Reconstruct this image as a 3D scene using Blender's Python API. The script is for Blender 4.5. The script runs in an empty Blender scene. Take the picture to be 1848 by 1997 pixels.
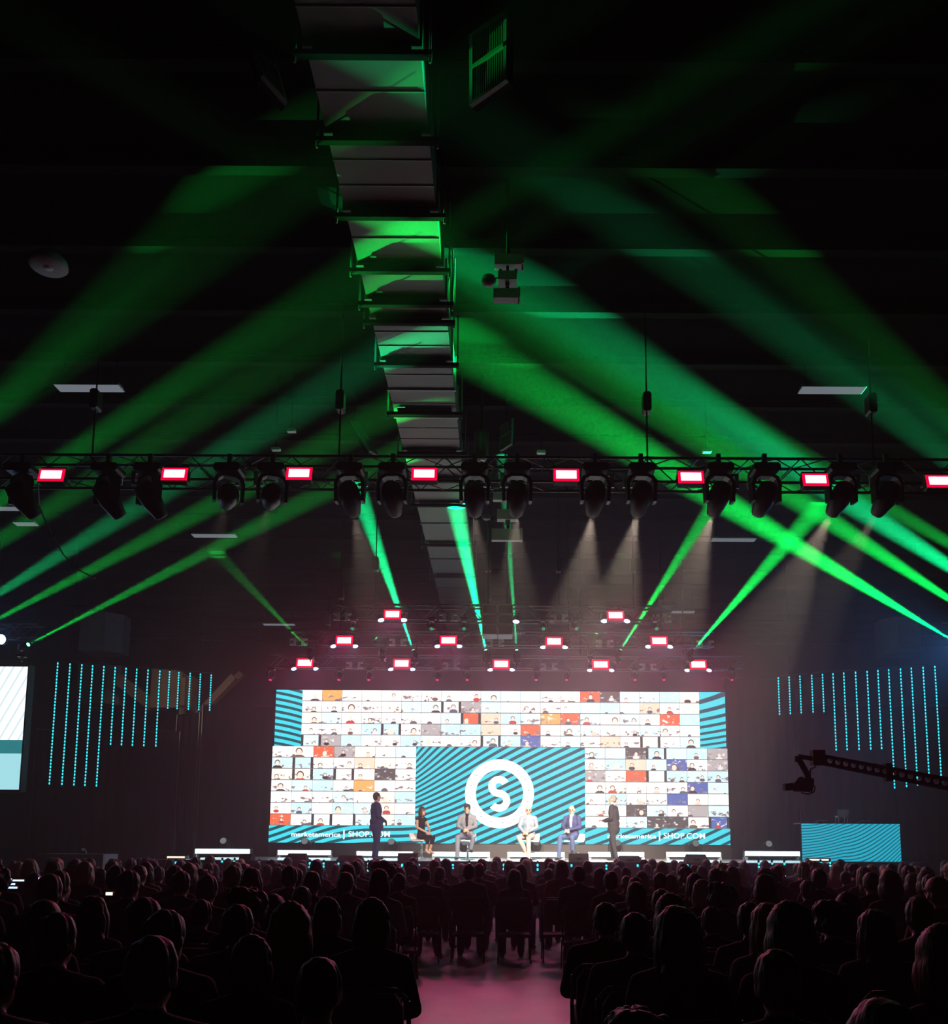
import bpy, bmesh, math, random
import numpy as np
from mathutils import Vector, Matrix, Quaternion
PI = math.pi
sc = bpy.context.scene
COL = sc.collection
rnd = random.Random(7)

# ------------------------------------------------------------------ camera
F, PPX, PPY = 1800.0, 976.0, 1413.0
PITCH, ROLL = math.radians(7.6), math.radians(0.32)
EYE = Vector((0, 0, 1.58))
R = Matrix.Rotation(PI / 2 + PITCH, 3, 'X') @ Matrix.Rotation(ROLL, 3, 'Z')
cd = bpy.data.cameras.new('camera')
cam = bpy.data.objects.new('camera', cd)
COL.objects.link(cam)
cd.sensor_fit = 'HORIZONTAL'; cd.sensor_width = 36.0; cd.lens = F / 1848 * 36
cd.shift_x = (924 - PPX) / 1848; cd.shift_y = (PPY - 998.5) / 1848
cd.clip_start = 0.1; cd.clip_end = 200
cam.matrix_world = Matrix.Translation(EYE) @ R.to_4x4()
sc.camera = cam

def ray(px, py): return R @ Vector(((px - PPX) / F, -(py - PPY) / F, -1))
def atY(px, py, Y): d = ray(px, py); return EYE + d * (Y / d.y)
def atZ(px, py, z): d = ray(px, py); return EYE + d * ((z - EYE.z) / d.z)
def ppm(Y, z=1.58): return F / (Y * math.cos(PITCH) + (z - 1.58) * math.sin(PITCH))

# ------------------------------------------------------------------ world and exposure
w = bpy.data.worlds.new('world'); sc.world = w; w.use_nodes = True
w.node_tree.nodes['Background'].inputs[0].default_value = (0, 0, 0, 1)
w.node_tree.nodes['Background'].inputs[1].default_value = 0.0
sc.view_settings.view_transform = 'Standard'
try: sc.view_settings.look = 'None'
except Exception: pass
sc.view_settings.gamma = 1.0
sc.view_settings.use_curve_mapping = False
sc.view_settings.exposure = 0.0
cy = sc.cycles
cy.max_bounces = 4; cy.diffuse_bounces = 2; cy.glossy_bounces = 2; cy.transmission_bounces = 2; cy.volume_bounces = 0
cy.sample_clamp_indirect = 4.0
cy.use_adaptive_sampling = True
cy.adaptive_threshold = 0.03

# light levels (every lamp is built with its own fixture further down)
HAZE = 0.0052
GREEN = (0.0, 1.0, 0.10)
TEAL = (0.0, 1.0, 0.30)
BEAM_W = 90000.0
KEY_W = 9000.0
SCREEN = 1.5
STROBE = 11.0
STROBE_W = 330.0

# ------------------------------------------------------------------ node helpers
class X:
    """A float socket with arithmetic."""
    def __init__(s, nt, sock): s.nt, s.s = nt, sock
    def op(s, kind, b=None, c=None, clamp=False):
        n = s.nt.nodes.new('ShaderNodeMath'); n.operation = kind; n.use_clamp = clamp
        for i, v in enumerate((s, b, c)):
            if v is None: continue
            if isinstance(v, X): s.nt.links.new(v.s, n.inputs[i])
            else: n.inputs[i].default_value = v
        return X(s.nt, n.outputs[0])
    def __add__(s, b): return s.op('ADD', b)
    __radd__ = __add__
    def __mul__(s, b): return s.op('MULTIPLY', b)
    __rmul__ = __mul__
    def __sub__(s, b): return s.op('SUBTRACT', b)
    def __rsub__(s, b): return (s * -1.0) + b
    def __truediv__(s, b): return s.op('DIVIDE', b)
    def sin(s): return s.op('SINE')
    def exp(s): return s.op('EXPONENT')
    def frac(s): return s.op('FRACT')
    def gt(s, b): return s.op('GREATER_THAN', b)
    def lt(s, b): return s.op('LESS_THAN', b)
    def step(s, a, b):
        return ((s - a) * (1.0 / (b - a))).op('ADD', 0.0, clamp=True)

def new_mat(name):
    m = bpy.data.materials.new(name); m.use_nodes = True
    m.node_tree.nodes.clear()
    return m, m.node_tree

def mix(nt, f, a, b):
    n = nt.nodes.new('ShaderNodeMix'); n.data_type = 'RGBA'
    nt.links.new(f.s, n.inputs[0])
    for i, v in ((6, a), (7, b)):
        if isinstance(v, tuple): n.inputs[i].default_value = (*v, 1)
        else: nt.links.new(v, n.inputs[i])
    return n.outputs[2]

def surf(name, col, rough=0.6, metal=0.0, var=0.25, scale=6.0, bump=0.0, spec=0.5, stretch=(1, 1, 1)):
    """Principled surface whose colour and roughness carry a fine noise grain."""
    m, nt = new_mat(name)
    out = nt.nodes.new('ShaderNodeOutputMaterial'); p = nt.nodes.new('ShaderNodeBsdfPrincipled')
    tc = nt.nodes.new('ShaderNodeTexCoord'); mp = nt.nodes.new('ShaderNodeMapping'); no = nt.nodes.new('ShaderNodeTexNoise')
    mp.inputs['Scale'].default_value = stretch
    no.inputs['Scale'].default_value = scale; no.inputs['Detail'].default_value = 3
    nt.links.new(tc.outputs['Object'], mp.inputs[0]); nt.links.new(mp.outputs[0], no.inputs['Vector'])
    f = X(nt, no.outputs['Fac'])
    a = tuple(c * (1 - var) for c in col); b = tuple(min(1, c * (1 + var)) for c in col)
    nt.links.new(mix(nt, f, a, b), p.inputs['Base Color'])
    p.inputs['Roughness'].default_value = rough; p.inputs['Metallic'].default_value = metal
    p.inputs['Specular IOR Level'].default_value = spec
    if bump:
        bm = nt.nodes.new('ShaderNodeBump'); bm.inputs['Strength'].default_value = bump; bm.inputs['Distance'].default_value = 0.01
        nt.links.new(no.outputs['Fac'], bm.inputs['Height']); nt.links.new(bm.outputs[0], p.inputs['Normal'])
    nt.links.new(p.outputs[0], out.inputs[0])
    return m

def glow(name, col, strength, sample=True):
    m, nt = new_mat(name)
    out = nt.nodes.new('ShaderNodeOutputMaterial'); e = nt.nodes.new('ShaderNodeEmission')
    e.inputs[0].default_value = (*col, 1); e.inputs[1].default_value = strength
    nt.links.new(e.outputs[0], out.inputs[0])
    m.cycles.emission_sampling = 'FRONT' if sample else 'NONE'
    return m

def stripes(name, phase, duty=0.42, strength=1.0, light=(0.035, 0.62, 0.72), dark=(0.008, 0.06, 0.085), sample=True, bright=None):
    """LED panel showing curved stripes; phase(x, y) works in the panel's UV space."""
    m, nt = new_mat(name)
    out = nt.nodes.new('ShaderNodeOutputMaterial'); e = nt.nodes.new('ShaderNodeEmission')
    uv = nt.nodes.new('ShaderNodeUVMap'); sx = nt.nodes.new('ShaderNodeSeparateXYZ')
    nt.links.new(uv.outputs[0], sx.inputs[0])
    x, y = X(nt, sx.outputs[0]), X(nt, sx.outputs[1])
    fr = phase(x, y).frac()
    tri = (fr - 0.5).op('ABSOLUTE') * 2.0
    f = tri.step(duty - 0.06, duty + 0.06)
    c = mix(nt, f, dark, light)
    if bright: c = mix(nt, bright(x, y), c, (0.09, 0.86, 0.93))
    nt.links.new(c, e.inputs[0]); e.inputs[1].default_value = strength
    nt.links.new(e.outputs[0], out.inputs[0])
    m.cycles.emission_sampling = 'FRONT' if sample else 'NONE'
    return m

M = {}
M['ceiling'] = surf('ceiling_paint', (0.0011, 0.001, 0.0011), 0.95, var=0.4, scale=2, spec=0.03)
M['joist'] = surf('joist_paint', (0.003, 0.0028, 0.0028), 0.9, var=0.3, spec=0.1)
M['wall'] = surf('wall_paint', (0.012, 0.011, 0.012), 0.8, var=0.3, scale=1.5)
M['tan'] = surf('tan_steel', (0.42, 0.29, 0.21), 0.7, var=0.25, scale=2)
M['floor'] = surf('polished_concrete', (0.34, 0.30, 0.33), 0.40, var=0.3, scale=1.2, bump=0.1)
M['duct'] = surf('galvanised_duct', (0.16, 0.17, 0.17), 0.5, 0.2, var=0.12, scale=2.5, bump=0.05)
M['ductrib'] = surf('duct_flange', (0.20, 0.21, 0.21), 0.4, 0.5)
M['strut'] = surf('dark_strut', (0.006, 0.006, 0.006), 0.8, spec=0.1)
M['black'] = surf('black_metal', (0.018, 0.018, 0.019), 0.42, 0.2)
M['housing'] = surf('fixture_housing', (0.0045, 0.0045, 0.005), 0.45, spec=0.3)
M['jib'] = surf('jib_black', (0.005, 0.005, 0.006), 0.75, spec=0.1)
M['truss'] = surf('truss_tube', (0.10, 0.095, 0.10), 0.32, 0.8)
M['silver'] = surf('silver_plate', (0.75, 0.76, 0.80), 0.35, 0.2)
M['chrome'] = surf('chrome', (0.8, 0.8, 0.82), 0.15, 1.0, var=0.05)
M['white'] = surf('white_enamel', (0.75, 0.76, 0.78), 0.45, var=0.06)
M['grey'] = surf('grey_cabinet', (0.34, 0.35, 0.38), 0.6, var=0.15)
M['drape'] = surf('black_velour', (0.022, 0.022, 0.024), 0.95, var=0.35, scale=9, spec=0.1)
M['deck'] = surf('stage_vinyl', (0.66, 0.68, 0.70), 0.16, var=0.1, scale=1.5)
M['skirt'] = surf('stage_skirt', (0.016, 0.015, 0.017), 0.9, var=0.3, scale=8)
M['mesh'] = surf('speaker_mesh', (0.012, 0.012, 0.012), 0.8, var=0.5, scale=60)
M['plate_pale'] = surf('pale_trim', (0.55, 0.52, 0.45), 0.5)
M['bezel'] = surf('panel_bezel', (0.01, 0.01, 0.012), 0.5)
M['white_seat'] = surf('white_vinyl', (0.85, 0.86, 0.88), 0.35, var=0.04)
M['chair_cloth'] = surf('black_chair_cloth', (0.012, 0.011, 0.012), 0.85, var=0.3, scale=40)
M['chair_frame'] = surf('dark_chair_frame', (0.10, 0.09, 0.09), 0.22, 1.0)
M['cloth_table'] = surf('table_cloth', (0.25, 0.26, 0.30), 0.8)
M['strobe'] = glow('red_strobe_tube', (1.0, 0.125, 0.135), STROBE)
M['strobe_front'] = glow('red_strobe_tube_front', (1.0, 0.22, 0.24), 4.8)
M['strobe_halo'] = glow('red_halo_plate', (1.0, 0.0, 0.05), 0.95, False)  # red emission painted around the strobe tube as its halo
M['wash'] = glow('cool_wash_lens', (0.55, 0.68, 1.0), 3.0, False)
M['lens_green'] = glow('green_lens', (0.12, 1.0, 0.35), 6.0, False)
M['lens_dim'] = glow('faint_green_lens', (0.02, 0.5, 0.2), 0.6, False)
M['lens_pink'] = glow('pink_lens', (0.9, 0.02, 0.16), 1.0, False)
M['lens_warm'] = glow('warm_lens', (1.0, 0.85, 0.7), 2.0, False)
M['lens_off'] = glow('unlit_lens_sheen', (0.8, 0.9, 0.85), 0.22, False)  # faint emission painted on as the sheen of an unlit lens
M['lens_blue'] = glow('blue_lens', (0.25, 0.5, 1.0), 14.0, False)
M['pixel'] = glow('cyan_pixel', (0.03, 0.62, 0.74), 1.9, False)
M['bar'] = glow('cool_white_batten', (0.62, 0.95, 1.0), 4.5)
M['bar_warm'] = glow('warm_batten', (1.0, 0.85, 0.7), 1.4, False)
M['diffuser_glow'] = glow('unlit_diffuser_glow', (0.62, 0.70, 0.82), 0.24, False)  # emission stands in for light reflected off the switched-off fixtures
M['screenwhite'] = glow('screen_white', (1.0, 1.0, 1.0), SCREEN, False)
M['speck'] = glow('screen_grey', (0.55, 0.6, 0.62), 0.8, False)
M['phone'] = glow('phone_screen', (0.55, 0.7, 1.0), 1.6, False)
M['phone_red'] = glow('red_indicator', (1.0, 0.05, 0.1), 1.2, False)
M['green_led'] = glow('green_indicator', (0.02, 0.6, 0.12), 0.8, False)
def skin(n, c): return surf(n, c, 0.5, var=0.06, scale=20)
M['skin'] = skin('skin_light', (0.50, 0.31, 0.23)); M['skin2'] = skin('skin_tan', (0.50, 0.30, 0.21)); M['skin3'] = skin('skin_deep', (0.18, 0.10, 0.07))
M['eye'] = surf('eye_dark', (0.03, 0.025, 0.02), 0.2); M['lip'] = surf('lip', (0.5, 0.2, 0.18), 0.5)
for n, c in dict(navy=(0.030, 0.040, 0.11), charcoal=(0.018, 0.020, 0.025), black=(0.010, 0.010, 0.012), grey=(0.17, 0.185, 0.22), paleblue=(0.17, 0.22, 0.28), cream=(0.36, 0.33, 0.29), blue=(0.055, 0.085, 0.18), white=(0.55, 0.57, 0.60), slate=(0.17, 0.20, 0.26), red=(0.13, 0.02, 0.03), brown=(0.08, 0.05, 0.035), teal=(0.02, 0.06, 0.07)).items():
    M['c_' + n] = surf('cloth_' + n, c, 0.85, var=0.18, scale=35, bump=0.15, spec=0.2)
for n, c in dict(black=(0.012, 0.010, 0.009), brown=(0.05, 0.028, 0.017), blond=(0.32, 0.22, 0.12), grey=(0.13, 0.128, 0.125), white=(0.34, 0.33, 0.32), red=(0.16, 0.04, 0.02)).items():
    M['h_' + n] = surf('hair_' + n, c, 0.55, var=0.4, scale=60, bump=0.5, stretch=(1, 1, 0.12))
M['shoe'] = surf('black_leather', (0.012, 0.012, 0.014), 0.25); M['shoe_tan'] = surf('tan_leather', (0.55, 0.36, 0.24), 0.4)

# ------------------------------------------------------------------ mesh helpers
class MB:
    """Collects boxes, tubes, lathes and quads, links them as ONE mesh object."""
    def __init__(s): s.v, s.f, s.mi, s.uv = [], [], [], {}
    def add(s, vs, fs, mi=0):
        o = len(s.v); s.v += [tuple(v) for v in vs]
        for f in fs: s.f.append(tuple(i + o for i in f)); s.mi.append(mi)
    def box(s, lo, hi, mi=0, mat=None):
        x0, y0, z0 = lo; x1, y1, z1 = hi
        vs = [Vector(p) for p in ((x0, y0, z0), (x1, y0, z0), (x1, y1, z0), (x0, y1, z0), (x0, y0, z1), (x1, y0, z1), (x1, y1, z1), (x0, y1, z1))]
        if mat is not None: vs = [mat @ v for v in vs]
        s.add(vs, [(0, 3, 2, 1), (4, 5, 6, 7), (0, 1, 5, 4), (1, 2, 6, 5), (2, 3, 7, 6), (3, 0, 4, 7)], mi)
    def cham(s, lo, hi, c, mi=0, mat=None):
        """box with chamfered long edges (octagonal section in XZ)"""
        x0, y0, z0 = lo; x1, y1, z1 = hi
        ring = [(x0 + c, z0), (x1 - c, z0), (x1, z0 + c), (x1, z1 - c), (x1 - c, z1), (x0 + c, z1), (x0, z1 - c), (x0, z0 + c)]
        vs = [Vector((x, y0, z)) for x, z in ring] + [Vector((x, y1, z)) for x, z in ring]
        if mat is not None: vs = [mat @ v for v in vs]
        s.add(vs, [tuple(range(8)), tuple(range(15, 7, -1))] + [(i + 8, (i + 1) % 8 + 8, (i + 1) % 8, i) for i in range(8)], mi)
    def tube(s, p0, p1, r0, r1=None, n=8, mi=0, cap=True):
        p0, p1 = Vector(p0), Vector(p1); r1 = r0 if r1 is None else r1
        d = p1 - p0
        if d.length < 1e-6: return
        q = d.to_track_quat('Z', 'Y')
        vs = [p0 + q @ Vector((r0 * math.cos(2 * PI * i / n), r0 * math.sin(2 * PI * i / n), 0)) for i in range(n)]
        vs += [p1 + q @ Vector((r1 * math.cos(2 * PI * i / n), r1 * math.sin(2 * PI * i / n), 0)) for i in range(n)]
        fs = [(i, (i + 1) % n, (i + 1) % n + n, i + n) for i in range(n)]
        if cap: fs += [tuple(range(n - 1, -1, -1)), tuple(range(n, 2 * n))]
        s.add(vs, fs, mi)
    def path(s, pts, r, n=6, mi=0):
        for a, b in zip(pts, pts[1:]): s.tube(a, b, r, n=n, mi=mi)
    def lathe(s, prof, n=16, mat=None, mi=0):
        """prof: list of (radius, z)"""
        vs, fs = [], []
        for r, z in prof:
            vs += [Vector((r * math.cos(2 * PI * i / n), r * math.sin(2 * PI * i / n), z)) for i in range(n)]
        for k in range(len(prof) - 1):
            fs += [(k * n + i, k * n + (i + 1) % n, (k + 1) * n + (i + 1) % n, (k + 1) * n + i) for i in range(n)]
        fs += [tuple(range(n - 1, -1, -1)), tuple(range((len(prof) - 1) * n, len(prof) * n))]
        if mat is not None: vs = [mat @ v for v in vs]
        s.add(vs, fs, mi)
    def mesh(s, name, mats, smooth=False):
        me = bpy.data.meshes.new(name); me.from_pydata(s.v, [], s.f)
        for m in (mats if isinstance(mats, (list, tuple)) else [mats]): me.materials.append(m)
        me.polygons.foreach_set('material_index', s.mi)
        if smooth: me.polygons.foreach_set('use_smooth', [True] * len(s.f))
        me.validate(); me.update()
        return me
    def build(s, name, mats, parent=None, smooth=False, loc=None):
        return put(name, s.mesh(name, mats, smooth), parent, loc)

def put(name, me, parent=None, loc=None, rot=None):
    o = bpy.data.objects.new(name, me); COL.objects.link(o)
    if parent is not None: o.parent = parent
    if loc is not None: o.location = loc
    if rot is not None: o.rotation_euler = rot
    return o

def tag(o, label, cat, group=None):
    o['label'] = label; o['category'] = cat
    if group: o['group'] = group
    return o

def thing(name, label, cat, loc=(0, 0, 0), rz=0.0, group=None):
    o = bpy.data.objects.new(name, None); COL.objects.link(o)
    o.empty_display_size = 0.1
    o.location = loc; o.rotation_euler = (0, 0, rz)
    return tag(o, label, cat, group)

def struct(o): o['kind'] = 'structure'; return o
def stuff(o): o['kind'] = 'stuff'; return o

ORD = 'first second third fourth fifth sixth seventh eighth ninth tenth eleventh twelfth thirteenth fourteenth fifteenth sixteenth seventeenth eighteenth nineteenth twentieth'.split()
def nth(i):
    if i < 20: return ORD[i]
    t, u = divmod(i + 1, 10)
    if u == 0: return {2: 'twentieth', 3: 'thirtieth', 4: 'fortieth'}[t]
    return {2: 'twenty-', 3: 'thirty-', 4: 'forty-'}[t] + ORD[u - 1]

def spot(parent, src, direction, angle, power, col, radius=0.03, blend=0.35):
    l = bpy.data.lights.new('lamp', 'SPOT'); l.energy = power; l.color = col
    l.spot_size = math.radians(angle); l.spot_blend = blend; l.shadow_soft_size = radius
    o = bpy.data.objects.new('lamp', l); COL.objects.link(o)
    o.parent = parent; o.location = src
    o.rotation_euler = Vector(direction).to_track_quat('-Z', 'Y').to_euler()
    return o

def uvquad(name, corners, m, parent, depth=0.03, edge=None, uvs=None):
    """LED panel: a slab whose front (facing -Y) carries UVs; corners bl, br, tr, tl"""
    c = [Vector(p) for p in corners]; back = Vector((0, depth, 0))
    me = bpy.data.meshes.new(name)
    me.from_pydata([*c, *[p + back for p in c]], [], [(0, 1, 2, 3), (7, 6, 5, 4), (0, 4, 5, 1), (1, 5, 6, 2), (2, 6, 7, 3), (3, 7, 4, 0)])
    me.materials.append(m); me.materials.append(edge or M['bezel'])
    me.polygons.foreach_set('material_index', [0, 1, 1, 1, 1, 1])
    lay = me.uv_layers.new(name='UVMap')
    for li, uv in zip(me.polygons[0].loop_indices, uvs or ((0, 0), (1, 0), (1, 1), (0, 1))): lay.data[li].uv = uv
    me.update()
    return put(name, me, parent)
# ================================================================== structure
CEIL = 11.0
def slab(name, lo, hi, m, parent=None):
    b = MB(); b.box(lo, hi); o = b.build(name, m, parent)
    if parent is None: struct(o)
    return o
slab('floor', (-26, -4, -0.12), (26, 42, 0), M['floor'])
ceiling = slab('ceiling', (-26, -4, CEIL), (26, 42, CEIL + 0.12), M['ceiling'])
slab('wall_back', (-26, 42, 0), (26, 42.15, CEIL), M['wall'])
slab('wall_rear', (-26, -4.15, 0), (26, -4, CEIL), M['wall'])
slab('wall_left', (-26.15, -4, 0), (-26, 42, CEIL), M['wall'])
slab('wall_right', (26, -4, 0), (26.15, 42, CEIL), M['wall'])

# roof joists: I-section beams across the hall under the roof deck
jb = MB()
jb.box((-25.9, -0.09, 0.0), (25.9, 0.09, 0.03)); jb.box((-25.9, -0.012, 0.03), (25.9, 0.012, 0.16)); jb.box((-25.9, -0.07, 0.16), (25.9, 0.07, 0.19))
jm = jb.mesh('joist', M['joist'])
y = 3.0
while y < 41:
    put('joist', jm, ceiling, (0, y, CEIL - 0.191)); y += 1.72

# tan steel brace and bulkhead high on the left behind the LED strings
b = MB()
Yb = 33.0
def slant(b, p, q, wdt, dep, mi=0):
    p, q = Vector(p), Vector(q); d = (q - p).normalized(); n = Vector((-d.z, 0, d.x)) * (wdt / 2); e = Vector((0, dep, 0))
    b.add([p - n, p + n, q + n, q - n, p - n + e, p + n + e, q + n + e, q - n + e], [(0, 1, 2, 3), (7, 6, 5, 4), (0, 4, 5, 1), (1, 5, 6, 2), (2, 6, 7, 3), (3, 7, 4, 0)], mi)
slant(b, atY(362, 1418, Yb), atY(455, 1318, Yb), 0.24, 0.3)
b2 = MB(); slant(b2, atY(370, 1408, Yb + .35), atY(470, 1312, Yb + .35), 0.22, 0.25)
b3 = MB(); p, q = atY(349, 1384, Yb + .1), atY(357, 1414, Yb + .1); b3.box((p.x, Yb + .1, q.z), (q.x, Yb + .35, p.z + 1.2))
trim = struct(b.build('trim_1', M['tan'])); b2.build('brace', M['tan'], trim); b3.build('post', M['tan'], trim)
bulk = MB()
p, q = atY(296, 1304, Yb + .6), atY(341, 1380, Yb + .6); bulk.box((p.x, Yb + .6, q.z), (q.x, Yb + 1.4, p.z))
trim2 = struct(bulk.build('trim_2', M['tan']))
for x0, x1, y0, y1 in ((341, 352, 1311, 1380), (362, 371, 1318, 1384)):
    b = MB(); p, q = atY(x0, y0, Yb + .5), atY(x1, y1, Yb + .5); b.box((p.x, Yb + .5, q.z), (q.x, Yb + 1.2, p.z)); b.build('panel', M['tan'], trim2)
b = MB(); slant(b, atY(226, 1322, Yb + .8), atY(300, 1378, Yb + .8), 0.42, 0.4); b.build('brace', M['tan'], trim2)
# right-hand counterpart, mostly lost in haze
b = MB(); slant(b, atY(1525, 1325, Yb), atY(1580, 1400, Yb), 0.5, 0.3); trim3 = struct(b.build('trim_3', M['tan']))
b = MB(); p, q = atY(1570, 1318, Yb), atY(1615, 1412, Yb); b.box((p.x, Yb + .3, q.z), (q.x, Yb + 1, p.z)); b.build('panel', M['tan'], trim3)

# ------------------------------------------------------------------ ventilation duct along the ceiling
DZ = 9.98
dl, dr = atZ(597, 95, DZ).x, atZ(819, 95, DZ).x
duct = thing('ventilation_duct', 'long rectangular metal ventilation duct running under the ceiling toward the stage', 'duct', ((dl + dr) / 2, 0, DZ))
hw = (dr - dl) / 2
ys = [5.2, 6.9, 8.72, 9.92, 11.25, 12.42, 13.25, 13.75, 15.05, 16.1, 17.2, 18.7, 20.2, 21.7, 23.2, 24.7, 26.2, 27.7, 29.2, 30.7, 33, 36, 41.9]
for i, (a, c) in enumerate(zip(ys, ys[1:])):
    d = MB(); d.box((-hw, a + 0.012, 0), (hw, c - 0.012, 0.62))
    d.build('duct_section', M['duct'], duct)
    n = max(1, int((c - a) / 0.42)) if a < 20 else 1
    for k in range(1, n):
        yk = a + (c - a) * k / n
        sx = MB(); sx.box((-hw - 0.004, yk - 0.008, -0.012), (hw + 0.004, yk + 0.008, 0.624)); sx.build('seam', M['ductrib'], duct)
fm = MB(); fm.box((-hw - 0.03, -0.025, -0.035), (hw + 0.03, 0.025, 0.65)); fme = fm.mesh('flange', M['ductrib'])
for a in ys[:-1]: put('flange', fme, duct, (0, a, 0))
# trapeze hangers carrying the duct: a strut below, a threaded rod each side
hm = MB()
hm.box((-hw - 0.13, -0.04, -0.125), (hw + 0.13, 0.04, -0.065))
hme = hm.mesh('hanger_bar', M['strut'])
blk = MB(); blk.box((-hw * 0.86, -0.12, -0.066), (hw * 0.86, 0.10, -0.036)); bme = blk.mesh('bearing_pad', M['strut'])
rm = MB()
rm.tube((-hw - 0.11, 0, -0.19), (-hw - 0.11, 0, CEIL - DZ), 0.014); rme = rm.mesh('hanger_rod', M['ductrib'])
rm2 = MB(); rm2.tube((hw + 0.11, 0, -0.19), (hw + 0.11, 0, CEIL - DZ), 0.014); rme2 = rm2.mesh('hanger_rod', M['ductrib'])
for a in (6.9, 8.74, 9.94, 11.27, 12.44, 13.27, 13.77, 15.07, 16.9, 18.72, 20.2, 21.72, 24.72, 27.72):
    put('hanger_bar', hme, duct, (0, a, 0)); put('bearing_pad', bme, duct, (0, a, 0))
    put('hanger_rod', rme, duct, (0, a, 0)); put('hanger_rod', rme2, duct, (0, a, 0))

# ------------------------------------------------------------------ louvred air grilles beside the duct
def grille(label, tl, tr, br, bl, dark=False):
    tl, tr, br, bl = map(Vector, (tl, tr, br, bl)); c = (tl + tr + br + bl) / 4
    n = (tr - tl).cross(bl - tl).normalized()
    if n.y > 0: n = -n
    t = thing('air_grille', label, 'vent', c, group='air grilles beside the duct')
    P = lambda u, v, d=0.0: (tl * (1 - u) * (1 - v) + tr * u * (1 - v) + br * u * v + bl * (1 - u) * v) - c + n * d
    def bar(u0, u1, v0, v1, d0, d1, name, m):
        b = MB()
        b.add([P(u0, v0, d0), P(u1, v0, d0), P(u1, v1, d0), P(u0, v1, d0), P(u0, v0, d1), P(u1, v0, d1), P(u1, v1, d1), P(u0, v1, d1)],
              [(0, 1, 2, 3), (7, 6, 5, 4), (0, 4, 5, 1), (1, 5, 6, 2), (2, 6, 7, 3), (3, 7, 4, 0)])
        return b.build(name, m, t)
    bar(0, 1, 0, 1, -0.10, -0.03, 'backing', M['strut'])
    fw = 0.07
    bar(0, fw * 1.3, 0, 1, -0.03, 0.02, 'frame_bar', M['duct']); bar(1 - fw, 1, 0, 1, -0.03, 0.02, 'frame_bar', M['duct'])
    bar(fw, 1 - fw, 0, fw * .6, -0.03, 0.02, 'frame_bar', M['duct']); bar(fw, 1 - fw, 1 - fw * .6, 1, -0.03, 0.02, 'frame_bar', M['duct'])
    bar(fw, 1 - fw, 0.47, 0.52, -0.02, 0.03, 'centre_bar', M['duct'])
    for k in range(14):
        u = 0.12 + 0.77 * k / 13
        bar(u, u + 0.022, fw * .6, 1 - fw * .6, -0.03, 0.004, 'slat', M['ductrib'])
    top = (P(0, 0) + P(1, 0)) / 2
    b = MB(); b.tube(top + Vector((0, 0, -0.02)), Vector((top.x, top.y, CEIL - c.z)), 0.02); b.build('hanger_rod', M['strut'], t)
    return t
grille('square green-lit louvred air grille hanging just right of the duct, near the camera', (-.37, 8.87, 10.24), (.03, 8.55, 10.24), (.03, 8.53, 9.40), (-.36, 8.87, 9.40))
grille('tilted dim green louvred air grille hanging left of the duct, near the camera', (-2.75, 8.61, 10.15), (-2.53, 8.84, 10.15), (-2.31, 8.85, 9.40), (-2.48, 8.49, 9.40))
grille('small dark tilted air grille left of the duct just above the front truss', atY(684, 820, 18), atY(700, 824, 18.2), atY(738, 890, 18.2), atY(720, 880, 18))
grille('small dark air grille right of the duct just above the front truss', atY(975, 832, 18.2), atY(1000, 815, 18), atY(998, 866, 18), atY(975, 880, 18.2))

# ------------------------------------------------------------------ ceiling light fixtures (unlit, reflected light put in as a faint glow), recessed troffers on rods
def troffer(px, py, wpx, label):
    c = atZ(px, py, DZ); ww = wpx / ppm(c.y, DZ)
    t = thing('ceiling_light', label, 'light', c, group='pale ceiling lights')
    b = MB(); b.add([(-ww / 2, -.14, 0), (ww / 2, -.14, 0), (ww / 2 - .02, -.09, .06), (-ww / 2 + .02, -.09, .06), (-ww / 2, .14, 0), (ww / 2, .14, 0), (ww / 2 - .02, .09, .06), (-ww / 2 + .02, .09, .06)],
                    [(0, 1, 2, 3), (7, 6, 5, 4), (0, 4, 5, 1), (1, 5, 6, 2), (2, 6, 7, 3), (3, 7, 4, 0)]); b.build('housing', M['white'], t)
    for s in (-1, 1):
        b = MB(); b.box((-ww / 2 + .02, s * .065 - .06, -.012), (ww / 2 - .02, s * .065 + .06, .0)); b.build('diffuser', M['diffuser_glow'], t)
    for s in (-1, 1):
        b = MB(); b.tube((s * ww * .4, 0, .06), (s * ww * .4, 0, CEIL - DZ), .01); b.build('hanger_rod', M['strut'], t)
troffer(174, 757, 128, 'pale rectangular ceiling light left of the duct, nearest of the left ones')
troffer(1622, 761, 126, 'pale rectangular ceiling light at right, nearest of the right ones')
troffer(418, 1045, 86, 'pale rectangular ceiling light below the front truss, left of the duct')
troffer(1430, 1053, 86, 'pale rectangular ceiling light below the front truss, far right of the duct')
troffer(544, 1218, 62, 'small distant ceiling light left of the back trusses')
troffer(1330, 1194, 48, 'small distant ceiling light right of the back trusses')
troffer(14, 992, 50, 'ceiling light cut by the left edge, upper of the left pair')
troffer(50, 1022, 44, 'ceiling light near the left edge, lower of the left pair')
# dead high-bay dome
c = atZ(94, 523, 9.9)
t = thing('dome_light', 'unlit round dome lamp high up at far left of the ceiling', 'light', c)
b = MB(); b.lathe([(.24, 0), (.27, .03), (.25, .12), (.15, .22), (.05, .26)], 20); b.build('shade', M['grey'], t, True)
b = MB(); b.tube((0, 0, .26), (0, 0, CEIL - 9.9), .015); b.build('rod', M['strut'], t)
b = MB(); b.lathe([(.05, -.02), (.09, .02), (.06, .1)], 12); b.build('bulb', M['white'], t, True)

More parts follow.
